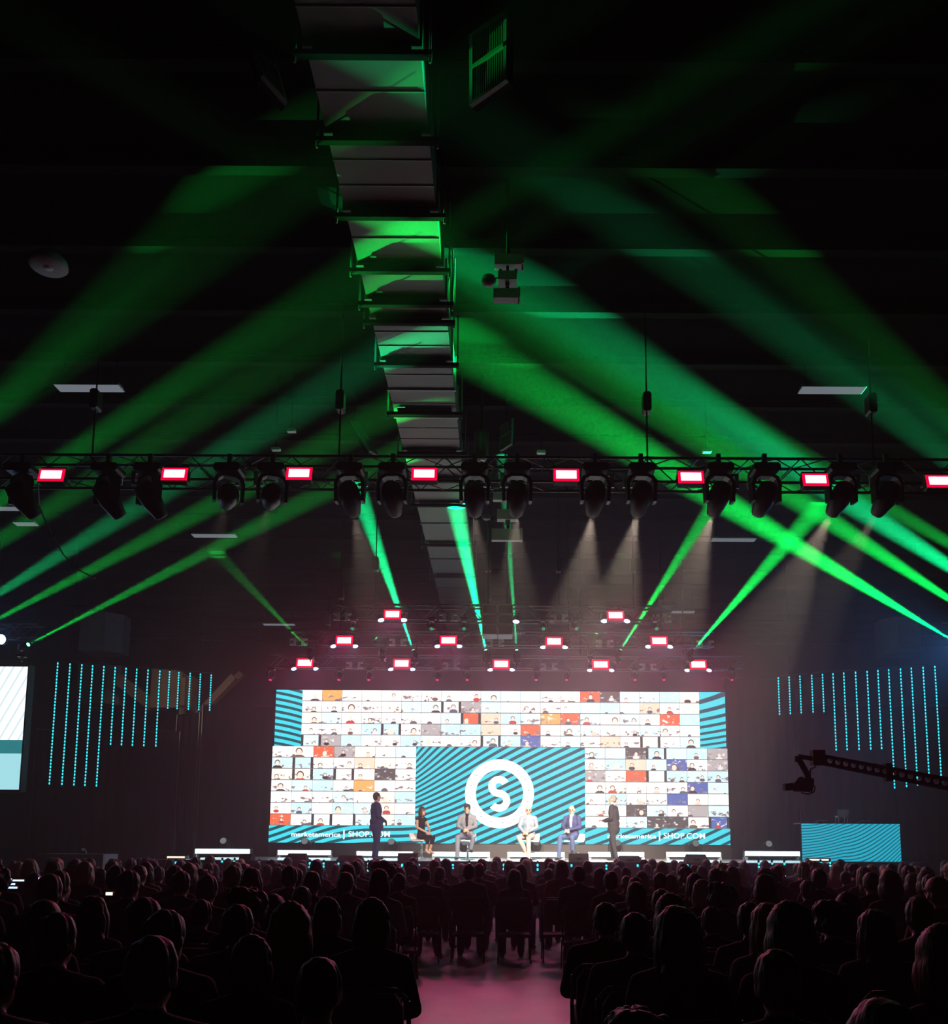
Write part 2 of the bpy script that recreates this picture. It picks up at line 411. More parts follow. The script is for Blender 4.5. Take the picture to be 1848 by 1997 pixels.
# ------------------------------------------------------------------ equipment clusters hung from the ceiling right of the duct
def cluster(px, py, z, label, sc_=1.0):
    c = atZ(px, py, z); k = 1.0 / ppm(c.y, z)
    t = thing('ceiling_equipment', label, 'equipment', c, group='ceiling equipment clusters')
    P = lambda dx, dy: (Vector((dx * k, 0, -dy * k * 0.80)))
    def plate(name, x0, x1, y0, y1, d, m):
        b = MB(); a = P(x0, y1); e = P(x1, y0); b.box((a.x, -d, a.z), (e.x, d, e.z)); return b.build(name, m, t)
    s = sc_
    plate('upper_panel', -26 * s, 30 * s, -61 * s, -34 * s, .07, M['white']); plate('panel_edge', 27 * s, 31 * s, -62 * s, -34 * s, .09, M['white'])
    plate('lower_panel', -28 * s, 22 * s, 29 * s, 54 * s, .07, M['white']); plate('panel_edge', 20 * s, 24 * s, 28 * s, 54 * s, .09, M['white'])
    plate('junction_box', -19 * s, 17 * s, -13 * s, 9 * s, .10, M['white'])
    for x in (-17, 13): plate('bracket', x * s, (x + 5) * s, -26 * s, -13 * s, .03, M['duct'])
    plate('mast', -3 * s, 2 * s, -34 * s, 29 * s, .025, M['strut']); plate('coupling', -5 * s, 3 * s, 9 * s, 20 * s, .04, M['duct'])
    b = MB(); a = P(-37 * s, 2 * s); b.lathe([(.03, .06), (.09, .05), (.105, 0), (.09, -.05), (.03, -.08)], 14, Matrix.Translation(a)); b.build('camera_dome', M['ductrib'], t, True)
    b = MB(); b.tube(P(-30 * s, -2 * s), P(-19 * s, -6 * s), .012); b.build('arm', M['duct'], t)
    b = MB(); a = P(0, -61 * s); b.tube(a, (a.x, 0, CEIL - z), .025); b.build('pole', M['strut'], t)
cluster(990, 546, 9.45, 'nearer cluster of two white boxes and a camera dome hung right of the duct')
cluster(991, 1007, 9.45, 'distant cluster of white boxes hung from the ceiling seen below the front truss', .42 * ppm(atZ(990, 546, 9.45).y, 9.45) / ppm(atZ(991, 1007, 9.45).y, 9.45) * 1.6)
# dark cylinder speaker beside the duct
c = atY(939, 868, 17.2)
t = thing('ceiling_projector', 'dark cylindrical projector on a pole right of the duct above the front truss', 'projector', c)
b = MB(); b.lathe([(.10, -.30), (.14, -.22), (.14, .25), (.09, .3)], 14); b.build('body', M['black'], t, True)
b = MB(); b.lathe([(.07, -.33), (.085, -.30)], 12); b.build('lens', M['silver'], t)
b = MB(); b.tube((0, 0, .3), (0, 0, CEIL - c.z), .03); b.build('pole', M['strut'], t)
# slack cable
b = MB(); pts = [atY(x, y, 14.8 if y < 950 else 15.2) for x, y in ((74, 941), (76, 985), (88, 1015), (104, 1050), (124, 1082), (150, 1110), (185, 1128))]
b.path(pts, .012); tag(b.build('hanging_cable', M['grey']), 'thin slack cable hanging in a curve from the left end of the front truss', 'cable')
# small speakers and fixtures on the roof, glinting
for i, (px, py, lab) in enumerate(((1378, 880, 'small pale bracket lamp above the front truss, right of the sixth red strobe'), (538, 876, 'small pale bracket lamp above the front truss, left of the duct'), (1055, 882, 'small pale bracket lamp above the front truss, right of the dark projector'), (568, 840, 'small grey bracket lamp under the roof, left of the duct'))):
    c = atY(px, py, 17.5); t = thing('bracket_lamp', lab, 'light', c)
    b = MB(); b.cham((-.09, -.05, -.03), (.09, .05, .03), .015); b.build('body', M['silver'], t)
    b = MB(); b.tube((0, 0, .03), (0, 0, CEIL - c.z), .012); b.build('rod', M['strut'], t)

# ------------------------------------------------------------------ grey cabinets hung high at both sides
def cabinet(x0, xs, x1, y0, y1, Y, side, label):
    p, q = atY(x0, y0, Y), atY(x1, y1, Y); sx = atY(xs, y0, Y).x
    t = thing('hanging_cabinet', label, 'cabinet', ((p.x + q.x) / 2, Y, q.z), group='grey hanging cabinets'); o = Vector(((p.x + q.x) / 2, Y, q.z))
    h = p.z - q.z
    xa, xb, xm = p.x - o.x, q.x - o.x, sx - o.x
    b = MB()
    if side < 0: pts = [(xa, 0), (xm, 0), (xb, .45), (xb, 1.1), (xa, 1.1)]
    else: pts = [(xa, .45), (xm, 0), (xb, 0), (xb, 1.1), (xa, 1.1)]
    n = len(pts); b.add([(x, y, 0) for x, y in pts] + [(x, y, h) for x, y in pts], [tuple(range(n - 1, -1, -1)), tuple(range(n, 2 * n))] + [(i, (i + 1) % n, (i + 1) % n + n, i + n) for i in range(n)])
    b.build('body', M['grey'], t)
    b = MB(); b.box((xa + .12, -.015, h * .12), (xm - .08, .0, h * .88)) if side < 0 else b.box((xm + .08, -.015, h * .12), (xb - .12, .0, h * .88)); b.build('front_panel', M['grey'], t)
    b = MB(); b.tube((0, .6, h), (0, .6, CEIL - o.z), .03); b.build('hanger_rod', M['strut'], t)
cabinet(158, 207, 228, 1193, 1269, 33, -1, 'grey cabinet hanging high at left above the LED strings')
cabinet(153, 203, 222, 1292, 1371, 35, -1, 'grey cabinet behind the left LED strings, below another')
cabinet(1727, 1749, 1797, 1202, 1271, 33, 1, 'grey cabinet hanging high at right above the LED strings')
cabinet(1736, 1757, 1800, 1298, 1406, 35, 1, 'tall grey cabinet behind the right LED strings')

# ------------------------------------------------------------------ black drapes either side of the screen
def drape(x0, x1, Y0, Y1, ztop, label):
    """pleated cloth hanging from a pipe, foot on the floor"""
    p, q = atY(x0, 1600, Y0), atY(x1, 1600, Y1)
    t = thing('black_drape', label, 'curtain', (p.x, Y0, 0), group='black drapes')
    d = Vector((q.x - p.x, Y1 - Y0, 0)); L = d.length; d.normalize(); nrm = Vector((-d.y, d.x, 0))
    n = int(L / .09); b = MB(); rows = (0.0, .5, 1.0)
    r2 = random.Random(int(x0))
    amp = [r2.uniform(.02, .07) for _ in range(n + 1)]
    vs = []
    for z in rows:
        for i in range(n + 1):
            vs.append(d * (L * i / n) + nrm * (amp[i] * math.sin(i * 1.6) * (1.2 - .6 * z)) + Vector((0, 0, .02 + z * (ztop - .02))))
    fs = [(r * (n + 1) + i, r * (n + 1) + i + 1, (r + 1) * (n + 1) + i + 1, (r + 1) * (n + 1) + i) for r in range(2) for i in range(n)]
    b.add(vs, fs); o = b.build('cloth', M['drape'], t, True)
    sm = o.modifiers.new('thick', 'SOLIDIFY'); sm.thickness = .012
    b = MB(); b.tube((0, 0, ztop + .03), d * L + Vector((0, 0, ztop + .03)), .03); b.build('pipe', M['truss'], t)
    for e in (0.02, L - .02):
        b = MB(); b.tube(d * e - nrm * .1 + Vector((0, 0, 0)), d * e - nrm * .1 + Vector((0, 0, ztop + .03)), .025); b.build('upright', M['truss'], t)
drape(385, 533, 30.4, 30.4, 6.2, 'black pleated drape immediately left of the main screen')
drape(338, 384, 31.4, 30.8, 6.0, 'narrow black drape set back left of the stage')
drape(60, 344, 30.6, 31.2, 5.4, 'wide black drape behind the left LED strings')
drape(1415, 1560, 30.4, 30.4, 7.2, 'black pleated drape immediately right of the main screen')
drape(1562, 1960, 30.9, 30.9, 6.4, 'wide black drape behind the right LED strings and booth')
# ================================================================== lighting rig
def truss(label, x0, x1, py_near, Y, size, name_group='lighting trusses'):
    """box truss: four chords, zig-zag lattice, hung on chains"""
    a, c = atY(x0, py_near, Y), atY(x1, py_near, Y); z = atY((x0 + x1) / 2, py_near, Y).z
    t = thing('lighting_truss', label, 'truss', (a.x, Y, z), group=name_group); L = c.x - a.x
    for dy in (0, size):
        for dz in (0, size):
            b = MB(); b.tube((0, dy, dz), (L, dy, dz), .026, n=8); b.build('chord', M['truss'], t, True)
    b = MB(); n = int(L / size); st = L / n
    for i in range(n):
        u = (i, i + 1) if i % 2 == 0 else (i + 1, i)
        for dy in (0, size): b.tube((u[0] * st, dy, 0), (u[1] * st, dy, size), .011, n=5)
        for dz in (0, size): b.tube((u[0] * st, 0, dz), (u[1] * st, size, dz), .011, n=5)
    stuff(b.build('lattice', M['truss'], t))
    for fx in (.12, .36, .66, .88):
        if dl - .4 < a.x + L * fx < dr + .4: fx = (dr + .55 - a.x) / L
        b = MB(); b.tube((L * fx, size / 2, size), (L * fx, size / 2, CEIL - z), .015, n=6); b.build('chain', M['strut'], t)
        b = MB(); b.cham((L * fx - .07, size / 2 - .1, size + .9), (L * fx + .07, size / 2 + .1, size + 1.25), .03); b.build('hoist', M['black'], t)
    return t, a.x, z, L

def cplates(t, x, Y0z, facing, m, size=.4):
    """silver C-shaped coupling plate standing in the truss"""
    b = MB(); h = size * .62; tk = .035; wv = .12 * facing
    for lo, hi in (((-tk, -.02, .0), (tk, .02, h)), ((min(0, wv), -.02, 0), (max(0, wv), .02, .05)), ((min(0, wv), -.02, h - .05), (max(0, wv), .02, h))): b.box(lo, hi)
    b.build('coupling_plate', m, t, loc=(x, -.06, Y0z))

FT = 14.8
ft, ftx, ftz, ftL = truss('long front lighting truss spanning the hall above the audience', -80, 1960, 938, FT, .42)
for x in (250, 488, 727, 966, 1205, 1447, 1683):
    for s in (-1, 1):
        cplates(ft, atY(x + s * 13, 945, FT).x - ftx, -.13, -s * -1, M['silver'])
BT = []
for nm, x0, x1, py, Y in (('nearest', 648, 1318, 1208, 22.2), ('middle', 560, 1392, 1257, 24.0), ('farthest', 524, 1446, 1302, 26.0)):
    BT.append(truss('%s of the three lighting trusses over the stage' % nm, x0, x1, py, Y, .36))
for (t, tx, tz, L), xs, Y, py in ((BT[0], (668, 874, 1090, 1290), 22.2, 1208), (BT[1], (583, 776, 966, 1178, 1374), 24.0, 1257), (BT[2], (692, 880, 1070, 1262), 26.0, 1302)):
    for x in xs:
        for s in (-1, 1): cplates(t, atY(x + s * 8, py, Y).x - tx, -.06, s, M['silver'], .3)

# ---- moving heads: clamp, base, yoke, tilting head, lens
def head_meshes(s):
    r = {}
    b = MB(); b.box((-.03 * s, -.03 * s, .16 * s), (.03 * s, .03 * s, .30 * s)); b.box((-.10 * s, -.02 * s, .12 * s), (.10 * s, .02 * s, .17 * s)); r['clamp'] = b.mesh('clamp', M['black'])
    b = MB(); b.cham((-.19 * s, -.15 * s, 0), (.19 * s, .15 * s, .12 * s), .03 * s); r['base'] = b.mesh('base', M['housing'])
    b = MB()
    pts = [(-.21, -.42), (-.22, -.15), (-.18, -.05), (-.1, -.01), (.1, -.01), (.18, -.05), (.22, -.15), (.21, -.42)]
    inn = [(-.165, -.42), (-.172, -.17), (-.14, -.09), (-.08, -.055), (.08, -.055), (.14, -.09), (.172, -.17), (.165, -.42)]
    n = len(pts); d = .07 * s
    vs = [(x * s, -d, z * s) for x, z in pts + inn] + [(x * s, d, z * s) for x, z in pts + inn]
    fs = []
    for i in range(n - 1):
        fs += [(i, n + i, n + i + 1, i + 1), (2 * n + i, 2 * n + i + 1, 3 * n + i + 1, 3 * n + i), (i, i + 1, 2 * n + i + 1, 2 * n + i), (n + i, 3 * n + i, 3 * n + i + 1, n + i + 1)]
    fs += [(0, 2 * n, 3 * n, n), (n - 1, 2 * n - 1, 4 * n - 1, 3 * n - 1)]
    b.add(vs, fs); r['yoke'] = b.mesh('yoke', M['housing'])
    b = MB(); b.lathe([(.06 * s, .20 * s), (.125 * s, .17 * s), (.15 * s, .06 * s), (.15 * s, -.08 * s), (.12 * s, -.22 * s), (.10 * s, -.32 * s), (.095 * s, -.33 * s)], 16); r['head'] = b.mesh('head', M['housing'], True)
    b = MB(); b.lathe([(.088 * s, -.335 * s), (.07 * s, -.345 * s), (.03 * s, -.350 * s)], 14); r['lens'] = b
    return r
HM = {}
def moving_head(loc, aim, label, group, s=1.0, lens='lens_warm', beam=None, up=False, hang=None):
    """loc: centre of the tilt axis; the unit hangs (or, with up, stands) on its base"""
    if s not in HM: HM[s] = head_meshes(s)
    r = HM[s]; key = (s, lens)
    if key not in HM: HM[key] = r['lens'].mesh('lens', M[lens])
    aim = Vector(aim).normalized(); t = thing('moving_head_light', label, 'stage light', loc, group=group)
    pan = math.atan2(aim.x, aim.y)
    flip = (PI, 0, 0) if up else (0, 0, 0); sg = -1 if up else 1
    for nm in ('clamp', 'base'):
        if up and nm == 'clamp' and not group.startswith('beam'): continue
        put(nm, r[nm], t, (0, 0, .32 * s * sg), flip)
    put('yoke', r['yoke'], t, (0, 0, .32 * s * sg), (flip[0], 0, -pan))
    h = put('head', r['head'], t); h.rotation_mode = 'QUATERNION'; h.rotation_quaternion = aim.to_track_quat('-Z', 'Y')
    put('lens', HM[key], h)
    if hang:
        z0 = .32 * s * sg; q_ = Vector((0, hang[0] - loc[1], hang[1] - loc[2]))
        b = MB(); b.path([(0, .0, z0), (0, q_.y, z0), q_ + Vector((0, 0, .05))] if up else [(0, 0, z0), (0, q_.y, z0 + .02), q_], .02 * max(s, .6)); b.build('bracket', M['black'], t)
    if beam:
        col, power, ang = beam[:3]
        spot(t, aim * (.40 * s), aim, ang, power, col, .03 * s if len(beam) < 4 else beam[3], 1.0 if len(beam) < 4 else .5)
    return t

fx = [40, 208, 290, 445, 530, 682, 765, 925, 1008, 1160, 1250, 1402, 1492, 1640, 1730]
key = {445: .12, 530: .12, 682: .35, 925: .3, 1008: .45, 1160: 1.0, 1250: 1.0, 1402: 1.0, 1640: .8, 1730: .2}
for i, x in enumerate(fx):
    p = atY(x, 967, FT - .31); tgt = Vector(((p.x * .75), 25.5, 1.6))
    k = key.get(x, 0)
    aim = (tgt - p).normalized()
    if x in (445, 530): aim = (atY(340 if x == 445 else 420, 1360, 33) - p).normalized()
    if x < 300: aim = Vector((.45, .6, -.8)).normalized()
    moving_head(p, aim, '%s black moving head from the left hanging under the front truss' % nth(i), 'moving heads on the front truss', 1.15,
                'lens_warm' if k else 'bezel', ((1.0, .80, .62), KEY_W * k, 14 if x in (445, 530) else 30, .05) if k else None, hang=(FT, ftz))

# ---- red strobe panels
def strobe(px, py, Y, wpx, hpx, label, zt):
    c = atY(px, py, Y); k = 1 / ppm(Y, c.z); wv, hv = wpx * k / 2, hpx * k / 2
    t = thing('strobe_panel', label, 'stage light', c, group='red strobe panels')
    tilt = Matrix.Rotation(math.radians(-14), 4, 'X')
    b = MB(); b.cham((-wv * 1.28, .013, -hv * 1.62), (wv * 1.28, .13, hv * 1.62), .02, mat=tilt); b.build('housing', M['housing'], t)
    b = MB(); b.box((-wv * 1.26, 0, -hv * 1.58), (wv * 1.26, .012, hv * 1.58), mat=tilt); b.build('halo_plate', M['strobe_halo'], t)  # glowing plate put in as the halo, not a real LED face
    b = MB(); b.box((-wv, -.014, -hv), (wv, -.002, hv), mat=tilt); b.build('tube_window', M['strobe' if zt else 'strobe_front'], t)
    b = MB()
    for s in (-1, 1): b.box((s * wv * 1.16 - .012, .03, -hv * .3), (s * wv * 1.16 + .012, .09, hv * 2.2), mat=tilt)
    b.box((-wv * 1.2, .03, hv * 2.1), (wv * 1.2, .09, hv * 2.3), mat=tilt); b.build('bracket', M['black'], t)
    b = MB(); b.tube((0, .10, hv * 1.9), (0, .62 if not zt else .24, hv * 1.9), .02); b.build('arm', M['black'], t)
    if zt: spot(t, (0, -.04, 0), (0, -1, -.85), 82, STROBE_W * zt, (1.0, .0, .16), .12, .7)
for i, (x, y) in enumerate(((100, 926), (340, 924), (583, 923), (827, 924), (1104, 926), (1347, 930), (1590, 935), (1831, 938))):
    strobe(x, y, FT - .60, 40, 18, 'red glowing strobe panel on the front truss, %s from the left' % nth(i), 0)
BS = ((0, 'nearest', 22.0, ((765, 1198), (977, 1201), (1200, 1200))), (1, 'middle', 23.8, ((671, 1249), (874, 1249), (1080, 1251), (1285, 1250))), (2, 'farthest', 25.8, ((594, 1293), (783, 1294), (977, 1295), (1171, 1296), (1361, 1296))))
WM = MB(); WM.lathe([(.05, .17), (.08, .12), (.085, 0)], 14); WBODY = WM.mesh('can', M['housing'], True)
WM = MB(); WM.lathe([(.083, -.004), (.07, -.016), (.03, -.02)], 14); WLENS = WM.mesh('lens', M['wash'])
WM = MB(); WM.box((-.13, -.015, .0), (-.11, .015, .2)); WM.box((.11, -.015, .0), (.13, .015, .2)); WM.box((-.13, -.015, .19), (.13, .015, .21)); WYOKE = WM.mesh('yoke', M['black'])
def wash(c, aim, label):
    t = thing('wash_light', label, 'stage light', c, group='cool white wash lights')
    q = Vector(aim).to_track_quat('-Z', 'Y')
    for nm, me in (('can', WBODY), ('lens', WLENS)):
        o = put(nm, me, t); o.rotation_mode = 'QUATERNION'; o.rotation_quaternion = q
    put('yoke', WYOKE, t)
    spot(t, Vector(aim).normalized() * .05, Vector(aim) + Vector((0, -.35, 0)), 125, 42, (.62, .66, 1.0), .08, 1.0)
for ti, nm, Y, ps in BS:
    for i, (x, y) in enumerate(ps):
        if not (ti == 0 and i == 1):
            strobe(x, y, Y, 26.5, 13, 'small red glowing strobe panel, %s from the left on the %s stage truss' % (nth(i if ti or i == 0 else 1), nm), 1.0)
        for s in (-1, 1):
            if ti == 0 and i == 1 and s < 0: continue
            c = atY(x + s * (21 if ti else 22) + (7 if (ti == 0 and i == 1) else 0), y + 11, Y + .1)
            wash(c, Vector((-s * .1 - (x - 977) / 1500, -.32, -.92)), 'oval cool white wash light %s of the %s strobe on the %s stage truss' % ('left' if s < 0 else 'right', nth(i), nm))

# ---- beam moving heads on the middle stage truss and small heads on the others
def beam_head(src, Y, tgt, power, col, ang, label, lens='lens_green', s=.45, group='beam lights on the stage trusses', hang=None):
    p = atY(*src, Y); aim = (tgt - p).normalized()
    return moving_head(p - aim * .2, aim, label, group, s, lens, (col, power * BEAM_W, ang) if power else None, True, hang)
for i, (sx, tx, ty, pw, ang) in enumerate(((600, 425, 1080, 1.8, 4.0), (743, 655, 1080, .22, 3.5), (804, 690, 935, 7.0, 8.0), (946, 870, 900, 8.0, 8.8), (1007, 980, 900, 2.6, 4.2), (1153, 1215, 1080, .25, 4.5), (1212, 1425, 930, 4.0, 6.4), (1355, 1600, 985, 7.0, 7.4))):
    beam_head((sx, 1264), 23.55, atZ(tx, ty, CEIL - .1), pw, TEAL if i in (2, 3, 4) else GREEN, ang, 'green beam moving head, %s from the left on the middle stage truss' % nth(i), 'lens_green' if pw > .4 else 'lens_dim', hang=(24.0, BT[1][2]))
for i, sx in enumerate((689, 842, 905, 1059, 1123, 1278)):
    p = atY(sx, 1222, 21.9); moving_head(p, (0, -.8, -.5), 'small dim green moving head, %s from the left on the nearest stage truss' % nth(i), 'small heads on the nearest stage truss', .5, 'lens_dim', hang=(22.2, BT[0][2]))
for i, sx in enumerate((529, 662, 720, 853, 911, 1045, 1104, 1237, 1293, 1425)):
    p = atY(sx, 1318, 25.8); moving_head(p, (0, -.55, -.8), 'small moving head with a pink lens, %s from the left on the farthest stage truss' % nth(i), 'small heads on the farthest stage truss', .5, 'lens_pink', hang=(26.0, BT[2][2]))

# ---- side trusses with the fanned beams
LT = truss('short lighting truss at the left end above the side screen', -660, 70, 1240, 24.0, .36)
RT = truss('short lighting truss at the right end beyond the LED strings', 1850, 2520, 1236, 24.0, .36)
SIDE_L = (((55, 1257), (720, 914), 2.4, 3.6, GREEN), ((-85, 1250), (700, 834), 2.4, 3.4, GREEN), ((-153, 1250), (700, 721), 2.4, 3.4, TEAL), ((-310, 1250), (765, 568), 1.7, 3.0, GREEN), ((-430, 1250), (785, 475), 4.2, 2.2, GREEN), ((-490, 1250), (470, 335), 1.6, 2.8, GREEN), ((-620, 1250), (925, 120), 2.0, 2.0, GREEN))  # last head is added off-frame to light the right grille and near duct
SIDE_R = (((1862, 1252), (1180, 840), 11.0, 4.4, GREEN), ((1960, 1240), (1250, 775), 6.0, 3.8, GREEN), ((2060, 1240), (1380, 800), 7.0, 4.0, TEAL), ((2160, 1240), (840, 470), 4.4, 2.2, GREEN), ((2315, 1240), (1250, 450), 1.8, 2.8, TEAL), ((2340, 1240), (1390, 385), 1.1, 3.0, GREEN), ((2480, 1250), (730, 110), 2.0, 2.2, TEAL))  # last head is added off-frame to light the near end of the duct
for side, name, lst in ((-1, 'left', SIDE_L), (1, 'right', SIDE_R)):
    for i, (s_, t_, pw, ang, col) in enumerate(lst):
        tgt = atZ(*t_, 10.95 if i == 5 or (side > 0 and i == 4) else 9.9)
        beam_head(s_, 23.7, tgt, pw, col, ang, 'green beam moving head, %s from the stage on the %s side truss' % (nth(i), name), s=.6, group='beam lights on the side trusses', hang=(24.0, (LT if side < 0 else RT)[2]))
p = atY(2, 1247, 23.6); t = thing('blinder_light', 'bright blue white lamp at the left edge above the side screen', 'stage light', p)
b = MB(); b.lathe([(.07, .2), (.13, .12), (.14, 0)], 16, Matrix.Rotation(PI / 2 + .1, 4, 'X') @ Matrix.Rotation(PI, 4, 'X')); b.build('can', M['housing'], t, True)
b = MB(); b.lathe([(.13, -.01), (.1, -.03), (.03, -.04)], 16, Matrix.Rotation(-PI / 2 + .1, 4, 'X')); b.build('lens', M['lens_blue'], t)
b = MB(); b.box((-.16, -.02, 0), (-.14, .02, .3)); b.box((.14, -.02, 0), (.16, .02, .3)); b.box((-.16, -.02, .28), (.16, .02, .3)); b.build('yoke', M['black'], t)
spot(t, (0, -.1, 0), (.5, -.6, .25), 100, 70, (.08, .28, 1.0), .1, .8)
p = atY(1885, 1262, 24.5); t = thing('blinder_light', 'blue lamp just beyond the right edge above the LED strings', 'stage light', p)
b = MB(); b.lathe([(.07, .2), (.13, .12), (.14, 0)], 16, Matrix.Rotation(PI / 2 + .1, 4, 'X') @ Matrix.Rotation(PI, 4, 'X')); b.build('can', M['housing'], t, True)
b = MB(); b.lathe([(.13, -.01), (.1, -.03), (.03, -.04)], 16, Matrix.Rotation(-PI / 2 + .1, 4, 'X')); b.build('lens', M['lens_blue'], t)
b = MB(); b.box((-.16, -.02, 0), (-.14, .02, .3)); b.box((.14, -.02, 0), (.16, .02, .3)); b.box((-.16, -.02, .28), (.16, .02, .3)); b.build('yoke', M['black'], t)
spot(t, (0, -.1, 0), (-.9, -.05, -.2), 120, 650, (.10, .36, 1.0), .1, .8)

# ---- flown speaker cluster in the middle
Y = 21.4; p, q = atY(940, 1178, Y), atY(1000, 1238, Y)
t = thing('speaker_cluster', 'flown cluster of pale edged loudspeakers in the middle above the stage', 'speaker', ((p.x + q.x) / 2, Y, q.z))
W_, H_ = q.x - p.x, p.z - q.z
for i in range(2):
    for j in range(3):
        x0 = -W_ / 2 + i * W_ / 2; z0 = j * H_ / 3
        b = MB(); b.box((x0 + .008, 0, z0 + .008), (x0 + W_ / 2 - .008, .5, z0 + H_ / 3 - .008)); o = b.build('cabinet', M['grey'], t)
        b = MB(); b.box((x0 + .03, -.012, z0 + .03), (x0 + W_ / 2 - .03, -.001, z0 + H_ / 3 - .03)); b.build('grille', M['mesh'], o)
        b = MB(); b.box((x0 + .004, -.02, z0 + H_ / 3 - .022), (x0 + W_ / 2 - .004, -.001, z0 + H_ / 3 - .004)); b.box((x0 + .004, -.02, z0 + .03), (x0 + .018, -.001, z0 + H_ / 3 - .03)); b.build('edge_strip', M['plate_pale'], o)
for s in (-1, 1):
    b = MB(); b.tube((s * W_ * .3, .25, H_), (s * W_ * .3, .25, CEIL - q.z), .015); b.build('chain', M['strut'], t)
# ================================================================== stage
DECK = 1.26
stage = thing('stage', 'wide low stage with a pale glossy deck before the big screen', 'stage', (0, 21.5, 0))
for i in range(8):
    for j in range(4):
        b = MB(); x0 = -8.3 + i * 2.075; y0 = j * 2.0
        b.box((x0 + .006, y0 + .006, DECK - .08), (x0 + 2.069, y0 + 1.994, DECK)); b.build('deck_panel', M['deck'], stage)
for i in range(8):
    b = MB(); x0 = -8.3 + i * 2.075; n = 12
    vs = [(x0 + 2.075 * k / n, -.012 - .03 * (k % 2), z) for z in (.01, DECK - .085) for k in range(n + 1)]
    b.add(vs, [(k, k + 1, n + 2 + k, n + 1 + k) for k in range(n)]); o = b.build('skirt_panel', M['skirt'], stage)
    sm = o.modifiers.new('thick', 'SOLIDIFY'); sm.thickness = .008
b = MB(); b.box((-8.3, .05, 0.005), (8.3, 7.99, DECK - .085)); b.build('substructure', M['skirt'], stage)
b = MB(); b.box((-8.32, -.03, DECK - .10), (8.32, -.0, DECK + .004)); b.build('edge_trim', M['black'], stage)
riser = thing('side_platform', 'dark side platform carrying the striped booth right of the stage', 'platform', (10.2, 24.4, 0))
b = MB(); b.box((-1.85, 0, 0.005), (1.9, 5, DECK - .06)); b.build('body', M['skirt'], riser)
b = MB(); b.box((-1.88, -.02, DECK - .06), (1.92, 5.0, DECK)); b.build('top', M['black'], riser)

# ---- main LED wall
SY = 29.2
tl, tr, bl, br = atY(537, 1345, SY), atY(1415, 1350, SY), atY(527, 1642, SY), atY(1421, 1647, SY)
SX0, SX1, SZ0, SZ1 = (tl.x + bl.x) / 2, (tr.x + br.x) / 2, (bl.z + br.z) / 2, (tl.z + tr.z) / 2
wall = thing('led_screen', 'huge main LED wall with video call tiles, striped panels and a round S emblem', 'screen', ((SX0 + SX1) / 2, SY, DECK))
WX, WZ = (SX0 + SX1) / 2, DECK
def S(px, py, d=0.0): return Vector((SX0 + (px - 532) / 886 * (SX1 - SX0) - WX, -d, SZ0 + (1645 - py) / 299 * (SZ1 - SZ0) - WZ))
b = MB(); a, c = S(528, 1649), S(1422, 1343); b.box((a.x, .05, a.z), (c.x, .35, c.z)); b.build('backing', M['bezel'], wall)
b = MB(); b.box((a.x, .02, .002), (c.x, .38, a.z - .002)); b.build('base', M['bezel'], wall)
def panel(name, x0, y0, x1, y1, m, d=.0, asp=True):
    cs = (S(x0, y1, d), S(x1, y1, d), S(x1, y0, d), S(x0, y0, d))
    u, v = (x1 - x0), (y1 - y0)
    return uvquad(name, cs, m, wall, .04, uvs=((0, 0), (u, 0), (u, v), (0, v)))
# stripe fields, in units of photograph pixels on the panel
ph_c = lambda x, y: y * (1 / 15.5) - x * (0.46 / 15.5) + ((x * -0.0125).exp() * ((y - 88.0) * 0.0168).sin()) * 2.6 - (x * -.011).exp() * (-1.9) 
panel('striped_centre_panel', 811, 1458, 1140, 1646, stripes('led_centre', ph_c, .45, SCREEN))
ph_l = lambda x, y: y * (1 / 12.5) + x * 0.019 - ((x * .05).sin()) * .1
panel('striped_corner_panel', 533, 1346, 585, 1458, stripes('led_corner_left', ph_l, .44, SCREEN))
ph_r = lambda x, y: (y * (1 / 15.0)) * (1.45 - y * .0042) - x * 0.016 + ((x * .03)).sin() * .1
panel('striped_corner_panel', 1366, 1346, 1417, 1458, stripes('led_corner_right', ph_r, .40, SCREEN))
ph_b = lambda x, y: y * (1 / 13.0) - x * .0155 + ((x * .018) + 2.2).sin() * .8
panel('striped_lower_panel', 529, 1613, 811, 1646, stripes('led_lower_left', ph_b, .45, SCREEN))
ph_b2 = lambda x, y: y * (1 / 17.0) - x * .026 + ((x * .008)).sin() * .5
panel('striped_lower_panel', 1140, 1615, 1420, 1646, stripes('led_lower_right', ph_b2, .36, SCREEN))

# ---- video call tiles: bg colour from the object's colour, sitter laid out from its random number
m, nt = new_mat('video_call_tile')
out = nt.nodes.new('ShaderNodeOutputMaterial'); e = nt.nodes.new('ShaderNodeEmission')
uv = nt.nodes.new('ShaderNodeUVMap'); sx = nt.nodes.new('ShaderNodeSeparateXYZ'); nt.links.new(uv.outputs[0], sx.inputs[0])
oi = nt.nodes.new('ShaderNodeObjectInfo')
x, y, r = X(nt, sx.outputs[0]), X(nt, sx.outputs[1]), X(nt, oi.outputs['Random'])
def rr(k): return (r * k).frac()
hx = rr(17.31) * .56 + .22; hy = rr(41.7) * .26 + .26; hs = rr(73.9) * rr(29.9) * .22 + .11
dx, dy = (x - hx) * 1.75 / hs, (y - hy) / hs
inside = lambda ax, by: (ax * ax + by * by).lt(1.0)
face = inside(dx * 1.2, dy); hair = inside(dx * .92, (dy - .28) * .88); sho = inside(dx * .52, (dy + 2.0) * .86)
blob = inside((x - rr(9.7)) * 2.2 / (rr(27.3) * .35 + .05), (y - .02) / (rr(33.1) * .28 + .02))
